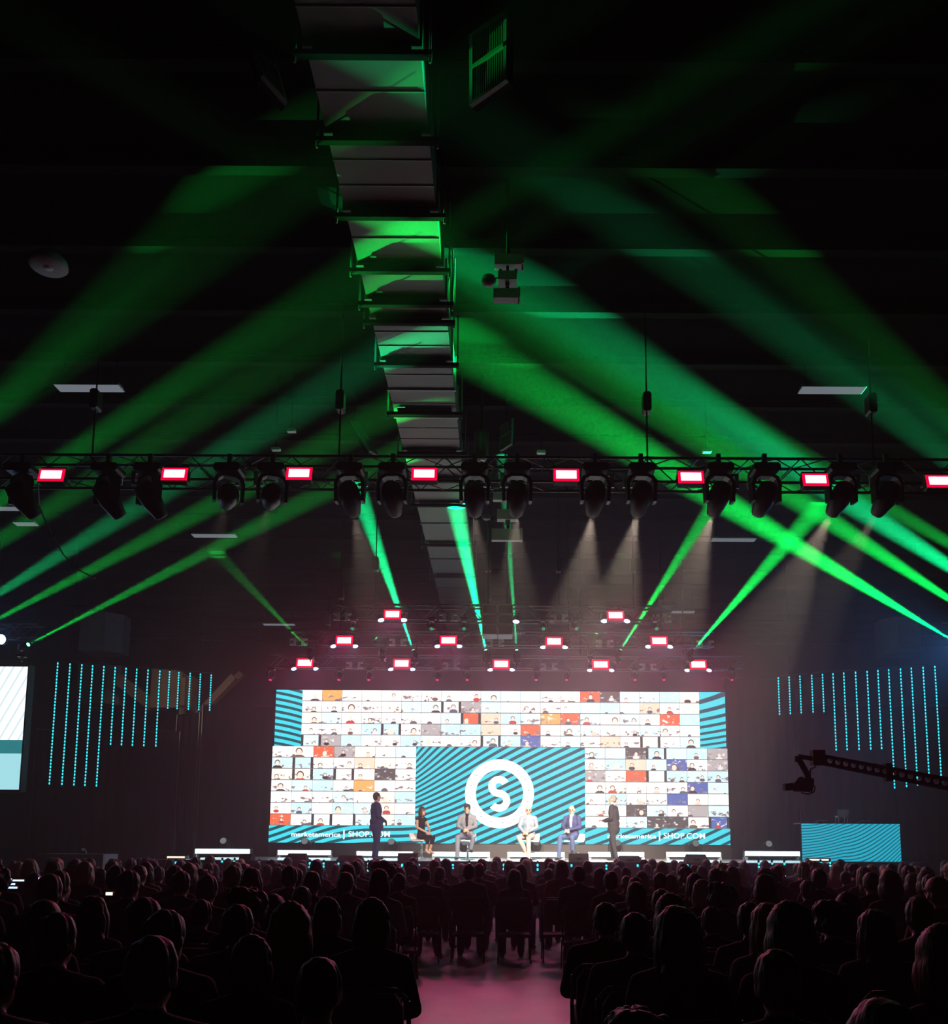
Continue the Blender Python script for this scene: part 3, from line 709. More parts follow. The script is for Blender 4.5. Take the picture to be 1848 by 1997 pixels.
nz = nt.nodes.new('ShaderNodeTexNoise'); nz.noise_dimensions = '4D'; nz.inputs['Scale'].default_value = 4.2; nz.inputs['Detail'].default_value = 3
nt.links.new(uv.outputs[0], nz.inputs['Vector']); nt.links.new((r * 91.0).s, nz.inputs['W'])
base = mix(nt, X(nt, nz.outputs['Fac']).step(.58, .72), oi.outputs['Color'], (1.0, .97, .94))
clut = X(nt, nz.outputs['Color']).step(.54, .58) * y.lt(.52) * rr(12.9).gt(.35)
cr = nt.nodes.new('ShaderNodeValToRGB'); cr.color_ramp.interpolation = 'CONSTANT'
for i, (p, c) in enumerate(((0, (.05, .04, .045)), (.28, (.10, .12, .16)), (.42, (.75, .75, .78)), (.62, (.55, .06, .05)), (.72, (.20, .10, .08)), (.84, (.85, .62, .5)))):
    el = cr.color_ramp.elements[i] if i < 2 else cr.color_ramp.elements.new(p); el.position = p; el.color = (*c, 1)
nt.links.new(rr(57.7).s, cr.inputs[0])
c = mix(nt, clut, base, (.28, .20, .19)); c = mix(nt, blob * rr(5.3).gt(.5), c, (.16, .11, .12))
vis = rr(3.77).gt(.33)
c = mix(nt, sho * vis, c, cr.outputs[0])
c = mix(nt, hair * vis * rr(7.1).gt(.3), c, (.14, .075, .06)); c = mix(nt, face * vis, c, (.98, .72, .60))
c = mix(nt, (x - .5).op('ABSOLUTE').gt(.38) * rr(23.3).lt(.10), c, (.05, .045, .045))
c = mix(nt, y.lt(.045), c, (.22, .2, .2))
nt.links.new(c, e.inputs[0]); e.inputs[1].default_value = SCREEN; nt.links.new(e.outputs[0], out.inputs[0])
m.cycles.emission_sampling = 'FRONT'
M['tile'] = m
BG = [(1, .96, .92)] * 12 + [(.58, .83, .92)] * 6 + [(.68, .90, .96)] * 6 + [(1, .86, .74)] * 2 + [(.95, .9, .88)] * 3 + [(.85, .66, .5), (.10, .08, .08), (.75, .14, .06), (.9, .4, .12), (.10, .14, .40), (.45, .40, .4)]
tm = {}
def tile_block(x0, y0, x1, y1, nx, ny):
    a, c = S(x0, y1), S(x1, y0); tw, th = (c.x - a.x) / nx, (c.z - a.z) / ny
    k = (round(tw, 4), round(th, 4))
    if k not in tm:
        g = .004; o = uvquad('video_tile', ((g, 0, g), (tw - g, 0, g), (tw - g, 0, th - g), (g, 0, th - g)), M['tile'], wall, .04)
        tm[k] = o.data; bpy.data.objects.remove(o)
    for i in range(nx):
        for j in range(ny):
            o = put('video_tile', tm[k], wall, (a.x + i * tw, 0, a.z + j * th)); o.color = (*rnd.choice(BG), 1)
tile_block(585, 1346, 1366, 1458, 20, 5)
tile_block(530, 1458, 811, 1613, 7, 7)
tile_block(1140, 1458, 1419, 1615, 7, 7)

# ---- emblem: ring and letter S on the centre panel
C0 = S(974, 1549, .012); U = (SX1 - SX0) / 886
b = MB(); n = 72
for k in range(n):
    a0, a1 = 2 * PI * k / n, 2 * PI * (k + 1) / n
    P = lambda a, r_, d: (C0.x + math.cos(a) * r_ * U, C0.y + d, C0.z + math.sin(a) * r_ * U)
    b.add([P(a0, 46, 0), P(a0, 67, 0), P(a1, 67, 0), P(a1, 46, 0), P(a0, 46, .01), P(a0, 67, .01), P(a1, 67, .01), P(a1, 46, .01)], [(0, 1, 2, 3), (1, 5, 6, 2), (4, 0, 3, 7)])
b.build('emblem_ring', M['screenwhite'], wall)
pts = [(math.cos(math.radians(a)) * .5, .5 + math.sin(math.radians(a)) * .48) for a in range(28, 271, 9)] + [(math.cos(math.radians(a)) * .54, -.5 + math.sin(math.radians(a)) * .5) for a in range(81, -153, -9)]
b = MB(); hw_ = .25; k = 28.0 * U; L_ = []
for i, p in enumerate(pts):
    q0, q1 = pts[max(0, i - 1)], pts[min(len(pts) - 1, i + 1)]; d = Vector((q1[0] - q0[0], q1[1] - q0[1])).normalized()
    for s in (-1, 1): L_.append((C0.x - 1 * U + (p[0] - d.y * hw_ * s) * k, C0.y, C0.z + (p[1] + d.x * hw_ * s) * k))
nn = len(L_); b.add(L_ + [(x_, y_ + .01, z_) for x_, y_, z_ in L_], [(2 * i, 2 * i + 1, 2 * i + 3, 2 * i + 2) for i in range(len(pts) - 1)] + [(2 * i + s, 2 * i + 2 + s, nn + 2 * i + 2 + s, nn + 2 * i + s) for i in range(len(pts) - 1) for s in (0, 1)])
b.build('emblem_letter', M['screenwhite'], wall)
b = MB()
for k in range(16):
    a = 2 * PI * (k + .3) / 16; r_ = 57 * U; cx_, cz_ = C0.x + math.cos(a) * r_, C0.z + math.sin(a) * r_
    b.box((cx_ - .03, C0.y - .004, cz_ - .012), (cx_ + .03, C0.y - .001, cz_ + .012))
stuff(b.build('emblem_marks', M['speck'], wall))
def text(s, px, py, hpx, parent, m, align='LEFT', name='lettering', offset=.0, wpx=None):
    cu = bpy.data.curves.new(name, 'FONT'); cu.body = s; cu.size = 1.0; cu.extrude = .004; cu.offset = offset; cu.resolution_u = 3
    o = bpy.data.objects.new(name, cu); COL.objects.link(o)
    bpy.context.view_layer.update()
    me = bpy.data.meshes.new_from_object(o.evaluated_get(bpy.context.evaluated_depsgraph_get()))
    bpy.data.objects.remove(o); bpy.data.curves.remove(cu)
    co = np.empty(len(me.vertices) * 3, np.float32); me.vertices.foreach_get('co', co); co = co.reshape(-1, 3)
    hk = hpx * U / .70; wk = hk if wpx is None else wpx * U / (co[:, 0].max() - co[:, 0].min())
    base = S(px, py, .02); n_ = np.empty_like(co)
    n_[:, 0] = base.x + (co[:, 0] - co[:, 0].min()) * wk; n_[:, 1] = base.y - co[:, 2]; n_[:, 2] = base.z + co[:, 1] * hk
    me.vertices.foreach_set('co', n_.ravel()); me.materials.clear(); me.materials.append(m); me.update()
    return put(name, me, parent)
for x0, x1, x2 in ((573, 668, 683), (1183, 1277, 1291)):
    text('marketamerica', x0, 1634, 8.5, wall, M['screenwhite'], offset=.016, wpx=x1 - x0)
    text('SHOP.COM', x2, 1634, 10.5, wall, M['screenwhite'], offset=.010, wpx=80)
    b = MB(); a, c = S(x1 + 5, 1639, .02), S(x1 + 7.5, 1621, .02); b.box((a.x, a.y, a.z), (c.x, a.y + .006, c.z)); b.build('divider', M['screenwhite'], wall)

# ---- left side screen, cut by the frame
p, q = atY(-330, 1298, 25.0), atY(37, 1540, 25.0)
ss = thing('side_screen', 'bright side screen cut off by the left edge of the picture', 'screen', ((p.x + q.x) / 2, 25.0, q.z))
hx_ = (q.x - p.x) / 2; hz_ = p.z - q.z
b = MB(); b.box((-hx_ - .06, .02, -.06), (hx_ + .04, .3, hz_ + .06)); b.build('backing', M['bezel'], ss)
zz = [0, .26, .41, 1.0]
uvquad('lower_band', ((-hx_, 0, 0), (hx_, 0, 0), (hx_, 0, hz_ * .29), (-hx_, 0, hz_ * .29)), stripes('side_lower', lambda x, y: y * .42 + .12, .95, .95, (.03, .50, .56), (.42, .84, .92)), ss)
uvquad('dark_band', ((-hx_, 0, hz_ * .29), (hx_, 0, hz_ * .29), (hx_, 0, hz_ * .40), (-hx_, 0, hz_ * .40)), stripes('side_dark', lambda x, y: y * .3 - x * .2, .5, .9, (.03, .24, .27), (.015, .15, .18)), ss)
uvquad('upper_band', ((-hx_, 0, hz_ * .40), (hx_, 0, hz_ * .40), (hx_, 0, hz_), (-hx_, 0, hz_)), stripes('side_upper', lambda x, y: (y * .8 - x * 4.2) * 5.0, .20, 1.25, (.96, .98, 1.0), (.58, .74, .78)), ss)
b = MB(); b.box((-hx_ - .06, -.01, hz_), (hx_ + .04, .02, hz_ + .05)); b.box((hx_, -.01, -.06), (hx_ + .04, .02, hz_)); b.build('bezel', M['bezel'], ss)
for s in (-.6, .6):
    b = MB(); b.tube((s * hx_, .16, hz_ + .05), (s * hx_, .16, CEIL - q.z), .02); b.build('hanger', M['strut'], ss)

# ---- vertical LED pixel strings at both sides and along the stage front
TOPS = []
def led_string(x0, y0, x1, y1, Y, n, label, group, rad=.018):
    a, c = atY(x0, y0, Y), atY(x1, y1, Y); H = a.z - c.z
    t = thing('led_string', label, 'light string', (a.x, Y, c.z), group=group)
    b = MB(); b.box((-.02, .0, -.03), (.02, .03, H + .05)); b.build('channel', M['bezel'], t)
    b = MB(); st = H / n
    for k in range(n):
        z = st * (k + .5); h = st * .34
        ring = [(-.55, -1), (.55, -1), (1, -.5), (1, .5), (.55, 1), (-.55, 1), (-1, .5), (-1, -.5)]
        b.add([(u * rad, -.012, z + v * h) for u, v in ring] + [(u * rad, 0, z + v * h) for u, v in ring], [tuple(range(8))] + [(i, i + 8, (i + 1) % 8 + 8, (i + 1) % 8) for i in range(8)])
    stuff(b.build('pixels', M['pixel'], t)); TOPS.append(Vector((a.x, Y, a.z)))
    return t, a, H
xl = [113, 137, 160, 181, 203, 225, 246, 267, 289, 312, 331, 349, 371, 391, 412]
for i, x_ in enumerate(xl):
    Y = 26.0 + .11 * i; yt = 1291 + 1.7 * i
    yb, xb, n = ((1531 + i, x_ - 17.5, 38) if i < 5 else (1454 + (i - 5) * .8, x_ - 10, 24) if i < 10 else (1383 + (i - 10), x_ - 5, 15))
    kind = 'long' if i < 5 else 'medium' if i < 10 else 'short'
    t, a, H = led_string(x_, yt, xb, yb, Y, n, '%s glowing cyan LED string at left, %s from the left side' % (kind, nth(i)), 'cyan LED strings on the left')
xr = [1517, 1538, 1559, 1582, 1603, 1623.5, 1644.5, 1667.5, 1690, 1711, 1732, 1755, 1776, 1799, 1822]
for i, x_ in enumerate(xr):
    Y = 27.5 - .11 * i; yt = 1320 - 1.6 * i
    yb, xb, n = ((1395 - i * 1.4, x_ + 3, 14) if i < 5 else (1465 - (i - 5) * .7, x_ + 7, 24) if i < 10 else (1539 - (i - 10) * 3, x_ + 13, 36))
    kind = 'short' if i < 5 else 'medium' if i < 10 else 'long'
    led_string(x_, yt, xb, yb, Y, n, '%s glowing cyan LED string at right, %s counted from the screen' % (kind, nth(i)), 'cyan LED strings on the right')
for side, tops in ((-1, TOPS[:15]), (1, TOPS[15:30])):
    a = tops[0] + Vector((0, .015, .05))
    t = thing('string_pipe', 'thin black pipe the %s LED strings hang from' % ('left' if side < 0 else 'right'), 'pipe', a)
    b = MB(); b.path([p_ - tops[0] for p_ in tops], .022); b.build('pipe', M['black'], t)
    for p_ in (tops[1] - tops[0], tops[13] - tops[0]):
        b = MB(); b.tube(p_, (p_.x, p_.y, CEIL - a.z), .012); b.build('hanger', M['strut'], t)
FY = 21.442
for i, (x_, ya, yb) in enumerate(((299, 1675, 1682), (343, 1679, 1686), (388, 1676, 1683), (411, 1676, 1693), (433, 1677, 1683), (457, 1677, 1700), (505, 1679, 1690), (528, 1680, 1686), (604, 1680, 1710), (631, 1681, 1693), (660, 1681, 1700), (687, 1681, 1713), (718, 1681, 1714), (748, 1681, 1706), (784, 1683, 1692), (817, 1684, 1690), (849, 1683, 1691), (883, 1684, 1696), (915, 1682, 1688), (948, 1683, 1700), (982, 1683, 1699), (1048, 1683, 1700), (1081, 1683, 1713), (1114, 1684, 1692), (1147, 1684, 1700), (1182, 1685, 1697), (1212, 1685, 1694), (1243, 1684, 1692), (1271, 1683, 1692), (1340, 1684, 1700), (1372, 1684, 1704), (1405, 1683, 1697), (1453, 1682, 1690), (1479, 1681, 1713), (1505, 1681, 1687), (1529, 1681, 1711), (1577, 1680, 1702), (1600, 1680, 1693), (1618, 1680, 1691))):
    led_string(x_, ya, x_, yb, FY, max(1, round((yb - ya) / 7)), 'short cyan LED string on the stage front, %s from the left' % nth(i), 'cyan LED strings along the stage front', .022)

# ---- batten lights across the back of the deck and the heads standing behind them
def batten(x0, x1, y0, y1, Y, label, m, base=DECK, feet=True):
    p, q = atY(x0, y0, Y), atY(x1, y1, Y); L = q.x - p.x
    t = thing('batten_light', label, 'stage light', ((p.x + q.x) / 2, Y, base), group='batten lights on the deck')
    z0, z1 = q.z - base, p.z - base
    b = MB(); b.box((-L / 2 - .03, .01, max(.012, z0 - .04)), (L / 2 + .03, .14, z1 + .02)); b.build('housing', M['black'], t)
    n = 10
    for k in range(n):
        b = MB(); b.box((-L / 2 + L * k / n + .003, -.012, z0), (-L / 2 + L * (k + 1) / n - .003, .01, z1)); b.build('cell', m, t)
    if feet:
        for s in (-1, 1):
            b = MB(); b.box((s * L * .48 - .04, -.1, 0), (s * L * .48 + .04, .2, max(.02, z0 - .03))); b.box((s * L * .5 - .015, -.02, 0), (s * L * .5 + .015, .02, z1)); b.build('foot', M['silver'], t)
BX = ((380, 488), (541, 646), (695, 805), (843, 954), (990, 1100), (1147, 1255), (1299, 1405), (1451, 1560))
for i, (x0, x1) in enumerate(BX):
    y0 = (1655.5, 1658, 1660, 1661, 1661.5, 1661.5, 1661.5, 1660)[i]
    batten(x0, x1, y0, y0 + 9.5, 27.6, 'glowing white batten light at the back of the deck, %s from the left' % nth(i), M['bar'])
    hxp = (441, 598, 765, 906, 1045, 1201, 1352, 1493)[i]
    p = atY(hxp, 1651, 28.4)
    moving_head(Vector((p.x, 28.4, DECK + .352)), (0, -.92, .35), 'moving head standing on the deck behind the batten, %s from the left' % nth(i), 'moving heads standing on the deck', 1.1, 'lens_off', None, True)
batten(325, 362, 1670, 1673.5, 21.62, 'short warm white light strip at the left front edge of the stage', M['bar_warm'])
batten(1575, 1617, 1675, 1678.5, 21.62, 'short warm white light strip at the right front edge of the stage', M['bar_warm'])

# ---- floor monitors at the front edge
def wedge(x0, x1, y0, label, tall=False, Y=21.8):
    p, q = atY(x0, y0, Y), atY(x1, 1680, Y); wv = q.x - p.x; h = p.z - DECK
    t = thing('floor_monitor', label, 'speaker', ((p.x + q.x) / 2, Y, DECK), group='black floor monitors')
    b = MB(); k = 1.0 if tall else .72
    prof = [(0, 0), (.42, 0), (.34 if not tall else .42, h), (.06 if tall else .16, h)]
    vs = [(-wv / 2, y_, z_) for y_, z_ in prof] + [(wv / 2, y_, z_) for y_, z_ in prof]
    if not tall:
        vs[3] = (-wv / 2 * .8, prof[3][0], h); vs[7] = (wv / 2 * .8, prof[3][0], h); vs[2] = (-wv / 2 * .8, prof[2][0], h); vs[6] = (wv / 2 * .8, prof[2][0], h)
    b.add(vs, [(3, 2, 1, 0), (4, 5, 6, 7), (0, 1, 5, 4), (1, 2, 6, 5), (2, 3, 7, 6), (3, 0, 4, 7)]); b.build('cabinet', M['jib'], t)
    b = MB(); b.box((-wv * .36, .425, h * .1), (wv * .36, .435, h * .85)); b.build('grille', M['mesh'], t)
    b = MB(); b.box((-.06, -.012 if tall else .02, h * .42), (.06, .01 if tall else .09, h * .52)); b.build('handle', M['strut'], t)
wedge(555, 596, 1664, 'wedge floor monitor farther left of the standing man in navy, before the second batten')
wedge(655, 706, 1668, 'wedge floor monitor just left of the standing man in navy')
wedge(775, 812, 1663.5, 'upright black speaker box between the standing man in navy and the seated woman', True)
wedge(1111, 1148, 1664.5, 'upright black speaker box below the man in the navy jacket', True)
wedge(1205, 1253, 1669, 'wedge floor monitor right of the standing man in charcoal')
wedge(1338, 1383, 1666, 'wedge floor monitor toward the right end of the stage')
wedge(466, 488, 1665, 'small black box near the left end of the stage', True)

# ---- handrails, cloth table, rails at left
for i, (x_, yt) in enumerate(((341, 1617), (379, 1621))):
    p = atY(x_, yt, 28.6); t = thing('handrail', ('left' if i == 0 else 'right') + ' thin steel handrail post at the left stage steps', 'handrail', (p.x, 28.6, 0))
    b = MB(); b.path([(0, 0, 0), (0, 0, p.z - .05), (-.04, 0, p.z), (-.14, 0, p.z)], .018); b.build('rail', M['truss'], t)
    b = MB(); b.lathe([(.06, 0), (.06, .012), (.03, .02)], 12); b.build('foot', M['truss'], t)
p, q = atY(70, 1665, 20.5), atY(200, 1690, 20.5)
t = thing('draped_table', 'cloth covered table behind the audience heads at far left', 'table', ((p.x + q.x) / 2, 20.5, 0))
b = MB(); b.box((p.x - t.location.x, 0, p.z - .04), (q.x - t.location.x, .8, p.z)); b.build('table_top', M['cloth_table'], t)
b = MB(); wv = (q.x - p.x) / 2; b.add([(-wv, -.01, .02), (wv, -.01, .02), (wv, .8, .02), (-wv, .8, .02), (-wv, 0, p.z - .04), (wv, 0, p.z - .04), (wv, .79, p.z - .04), (-wv, .79, p.z - .04)], [(0, 1, 5, 4), (1, 2, 6, 5), (2, 3, 7, 6), (3, 0, 4, 7)]); b.build('cloth', M['cloth_table'], t)
p2 = atY(168, 1660, 20.7); t = thing('desk_lamp', 'tiny bent lamp on the cloth covered table at far left', 'lamp', (p2.x, 20.7, p.z))
b = MB(); b.path([(0, 0, 0), (0, 0, .05), (-.05, 0, .11)], .012); b.build('stem', M['silver'], t)
b = MB(); b.tube((-.05, 0, .11), (-.09, 0, .09), .02, .03); b.build('shade', M['silver'], t)

# ---- striped booth with laptop stand
BY = 25.2; p, q = atY(1562, 1606, BY), atY(1757, 1672, BY); wv = q.x - p.x; hv = p.z - DECK
t = thing('dj_booth', 'booth fronted by a glowing cyan striped LED panel at the right of the stage', 'booth', ((p.x + q.x) / 2, BY, DECK))
ph_d = lambda x, y: y * 11.5 - ((x - .45).op('MAXIMUM', 0.0) * (x - .45).op('MAXIMUM', 0.0)) * 26.0 - ((.42 - x).op('MAXIMUM', 0.0)) * -5.2 - ((x - .45) * 5.0).sin() * y * 2.0
uvquad('striped_front', ((-wv / 2, 0, .004), (wv / 2, 0, .004), (wv / 2, 0, hv), (-wv / 2, 0, hv)), stripes('led_booth', ph_d, .36, .92, (.02, .52, .68), (.004, .13, .22)), t, .04)
b = MB(); b.add([(wv / 2, 0, .004), (wv / 2 + .2, .5, .004), (wv / 2 + .13, .5, hv), (wv / 2, 0, hv), (wv / 2, .04, .004), (wv / 2 + .18, .54, .004), (wv / 2 + .11, .54, hv), (wv / 2, .04, hv)], [(0, 1, 2, 3), (7, 6, 5, 4), (0, 4, 5, 1), (1, 5, 6, 2), (2, 6, 7, 3), (3, 7, 4, 0)])
b.build('side_panel', glow('booth_side', (.015, .36, .62), .9, False), t)
b = MB(); b.add([(x_, y_, z_) for z_ in (.005, hv - .03) for x_, y_ in ((-wv / 2 + .01, .045), (wv / 2 - .01, .045), (wv / 2 - .1, .6), (-wv / 2 + .36, .6))], [(3, 2, 1, 0), (4, 5, 6, 7), (0, 1, 5, 4), (1, 2, 6, 5), (2, 3, 7, 6), (3, 0, 4, 7)]); b.build('counter', M['black'], t)
b = MB(); b.box((-wv / 2 - .02, .0, hv), (wv / 2 + .1, .62, hv + .025)); b.build('top', M['black'], t)
p = atY(1641, 1603, BY + .3); t2 = thing('laptop_stand', 'pale folding stand carrying a laptop on the striped booth', 'stand', (p.x, BY + .3, DECK + hv + .025))
for sx_ in (-1, 1):
    b = MB(); b.path([(sx_ * .12, -.1, 0), (sx_ * .12, -.1, .17), (sx_ * .12, .12, .17), (sx_ * .12, .12, 0)], .009); b.build('leg', M['silver'], t2)
b = MB(); b.tube((-.12, -.1, .17), (.12, -.1, .17), .009); b.tube((-.12, .12, .17), (.12, .12, .17), .009); b.build('crossbar', M['silver'], t2)
t3 = thing('laptop', 'open grey laptop on the stand on the striped booth, lid facing the audience', 'laptop', (p.x, BY + .3, DECK + hv + .025 + .18))
b = MB(); b.cham((-.15, -.10, 0), (.15, .11, .016), .005); b.build('keyboard_base', M['silver'], t3)
b = MB(); b.box((-.15, -.112, .01), (.15, -.102, .21), mat=Matrix.Rotation(.2, 4, 'X')); b.build('lid', M['silver'], t3)
for dx_, lab in ((-.55, 'small mixer left of the laptop stand on the booth'), (.62, 'small mixer right of the laptop stand on the booth')):
    t4 = thing('audio_mixer', lab, 'mixer', (p.x + dx_, BY + .3, DECK + hv + .025))
    b = MB(); b.cham((-.16, -.12, 0), (.16, .12, .05), .012); b.build('case', M['black'], t4)
    for k in range(4):
        b = MB(); b.lathe([(.012, .05), (.010, .075)], 8, Matrix.Translation((-.1 + .065 * k, -.02, 0))); b.build('knob', M['silver'], t4)

# ---- camera jib crane
JY = 13.6
tip, far = atY(1590, 1479, JY), atY(2060, 1570, JY)
t = thing('camera_jib', 'long black perforated camera crane arm reaching in from the right edge with a hanging camera', 'camera crane', (far.x, JY, 0))
o = Vector((far.x, JY, 0)); A = tip - o; B = far - o
d = (B - A); L = d.length; d.normalize(); up = Vector((-d.z, 0, d.x)); up = up if up.z > 0 else -up
def arm(t0, t1, h0, h1, name, cells):
    b = MB()
    for i in range(cells):
        ua, ub = t0 + (t1 - t0) * i / cells, t0 + (t1 - t0) * (i + 1) / cells
        ha, hb = h0 + (h1 - h0) * i / cells, h0 + (h1 - h0) * (i + 1) / cells
        pa, pb = A + d * ua, A + d * ub; ctr = (pa + pb) / 2; hh = (ha + hb) / 2; rw = min((ub - ua) * .36, hh * .30)
        outer = [pa - up * ha / 2, ctr - up * hh / 2, pb - up * hb / 2, pb, pb + up * hb / 2, ctr + up * hh / 2, pa + up * ha / 2, pa]
        inner = [ctr + (-d * c_ + up * s_) * rw for c_, s_ in ((.71, -.71), (0, -1), (-.71, -.71), (-1, 0), (-.71, .71), (0, 1), (.71, .71), (1, 0))]
        for yy in (-.05, .05):
            off = Vector((0, yy, 0)); b.add([v + off for v in outer + inner], [(k, (k + 1) % 8, 8 + (k + 1) % 8, 8 + k) for k in range(8)])
        o1, o2 = Vector((0, -.05, 0)), Vector((0, .05, 0))
        b.add([v + q_ for q_ in (o1, o2) for v in inner], [(k, (k + 1) % 8, 8 + (k + 1) % 8, 8 + k) for k in range(8)])
        for sg in (-1, 1):
            b.add([pa + up * ha / 2 * sg + o1, pb + up * hb / 2 * sg + o1, pb + up * hb / 2 * sg + o2, pa + up * ha / 2 * sg + o2], [(0, 1, 2, 3)])
    b.build(name, M['jib'], t)
arm(0.02, L * .30, .15, .17, 'arm_section', 9); arm(L * .30, L * .62, .17, .19, 'arm_section', 9); arm(L * .62, L, .19, .22, 'arm_section', 9)
for f in (.3, .62):
    b = MB(); c_ = A + d * (L * f); b.box(c_ + Vector((-.05, -.07, -.13)), c_ + Vector((.05, .07, .13))); b.build('joint', M['jib'], t)
b = MB(); b.box(A + Vector((-.06, -.08, -.10)), A + Vector((.12, .08, .12))); b.build('tip_block', M['jib'], t)
P = lambda x_, y_: atY(x_, y_, JY) - o
b = MB(); b.tube(P(1588, 1480), P(1556, 1475), .035); b.tube(P(1556, 1475), P(1556, 1486), .05); b.path([P(1558, 1482), P(1566, 1496), P(1574, 1510), P(1577, 1524)], .045, 8); b.build('drop_arm', M['jib'], t)
b = MB(); c_ = P(1576, 1524); b.lathe([(.06, -.05), (.08, -.03), (.08, .03), (.06, .05)], 12, Matrix.Translation(c_)); b.build('pan_motor', M['jib'], t)
c_ = P(1568, 1534); b = MB(); b.cham((c_.x - .16, c_.y - .08, c_.z - .07), (c_.x + .10, c_.y + .08, c_.z + .09), .03); b.box((c_.x - .1, c_.y - .03, c_.z + .09), (c_.x + .04, c_.y + .03, c_.z + .12)); b.build('camera_body', M['jib'], t)
lens_m = Matrix.Translation(P(1553, 1534)) @ Matrix.Rotation(-PI / 2, 4, 'Y')
b = MB(); b.lathe([(.05, -.06), (.045, .04), (.055, .06), (.055, .10)], 14, lens_m); b.build('lens', M['jib'], t)
b = MB(); q_ = P(1535, 1535); b.box((q_.x - .05, q_.y - .06, q_.z - .05), (q_.x + .05, q_.y + .06, q_.z + .05)); b.build('lens_hood', M['jib'], t)
b = MB(); b.path([P(1556, 1520), P(1560, 1516), P(1566, 1517), P(1568, 1525)], .014); b.build('handle', M['jib'], t)
b = MB(); b.path([P(1578, 1526), P(1580, 1500), P(1590, 1495), P(1588, 1486)], .01); b.path([P(1578, 1528), P(1589, 1534), P(1587, 1544), P(1576, 1549), P(1562, 1546)], .01); b.path([P(1578, 1528), P(1586, 1530), P(1582, 1545), P(1570, 1543)], .008); b.build('cable', M['jib'], t)
b = MB(); b.box((-.15, -.15, B.z - .3), (.15, .15, B.z + .2)); b.build('pivot_head', M['jib'], t)
b = MB(); b.tube((0, 0, .55), (0, 0, B.z - .3), .07); b.build('column', M['jib'], t)
for k in range(3):
    a_ = 2 * PI * k / 3 + .4; b = MB(); b.tube((0, 0, .6), (.75 * math.cos(a_), .75 * math.sin(a_), .03), .035); b.build('leg', M['jib'], t)
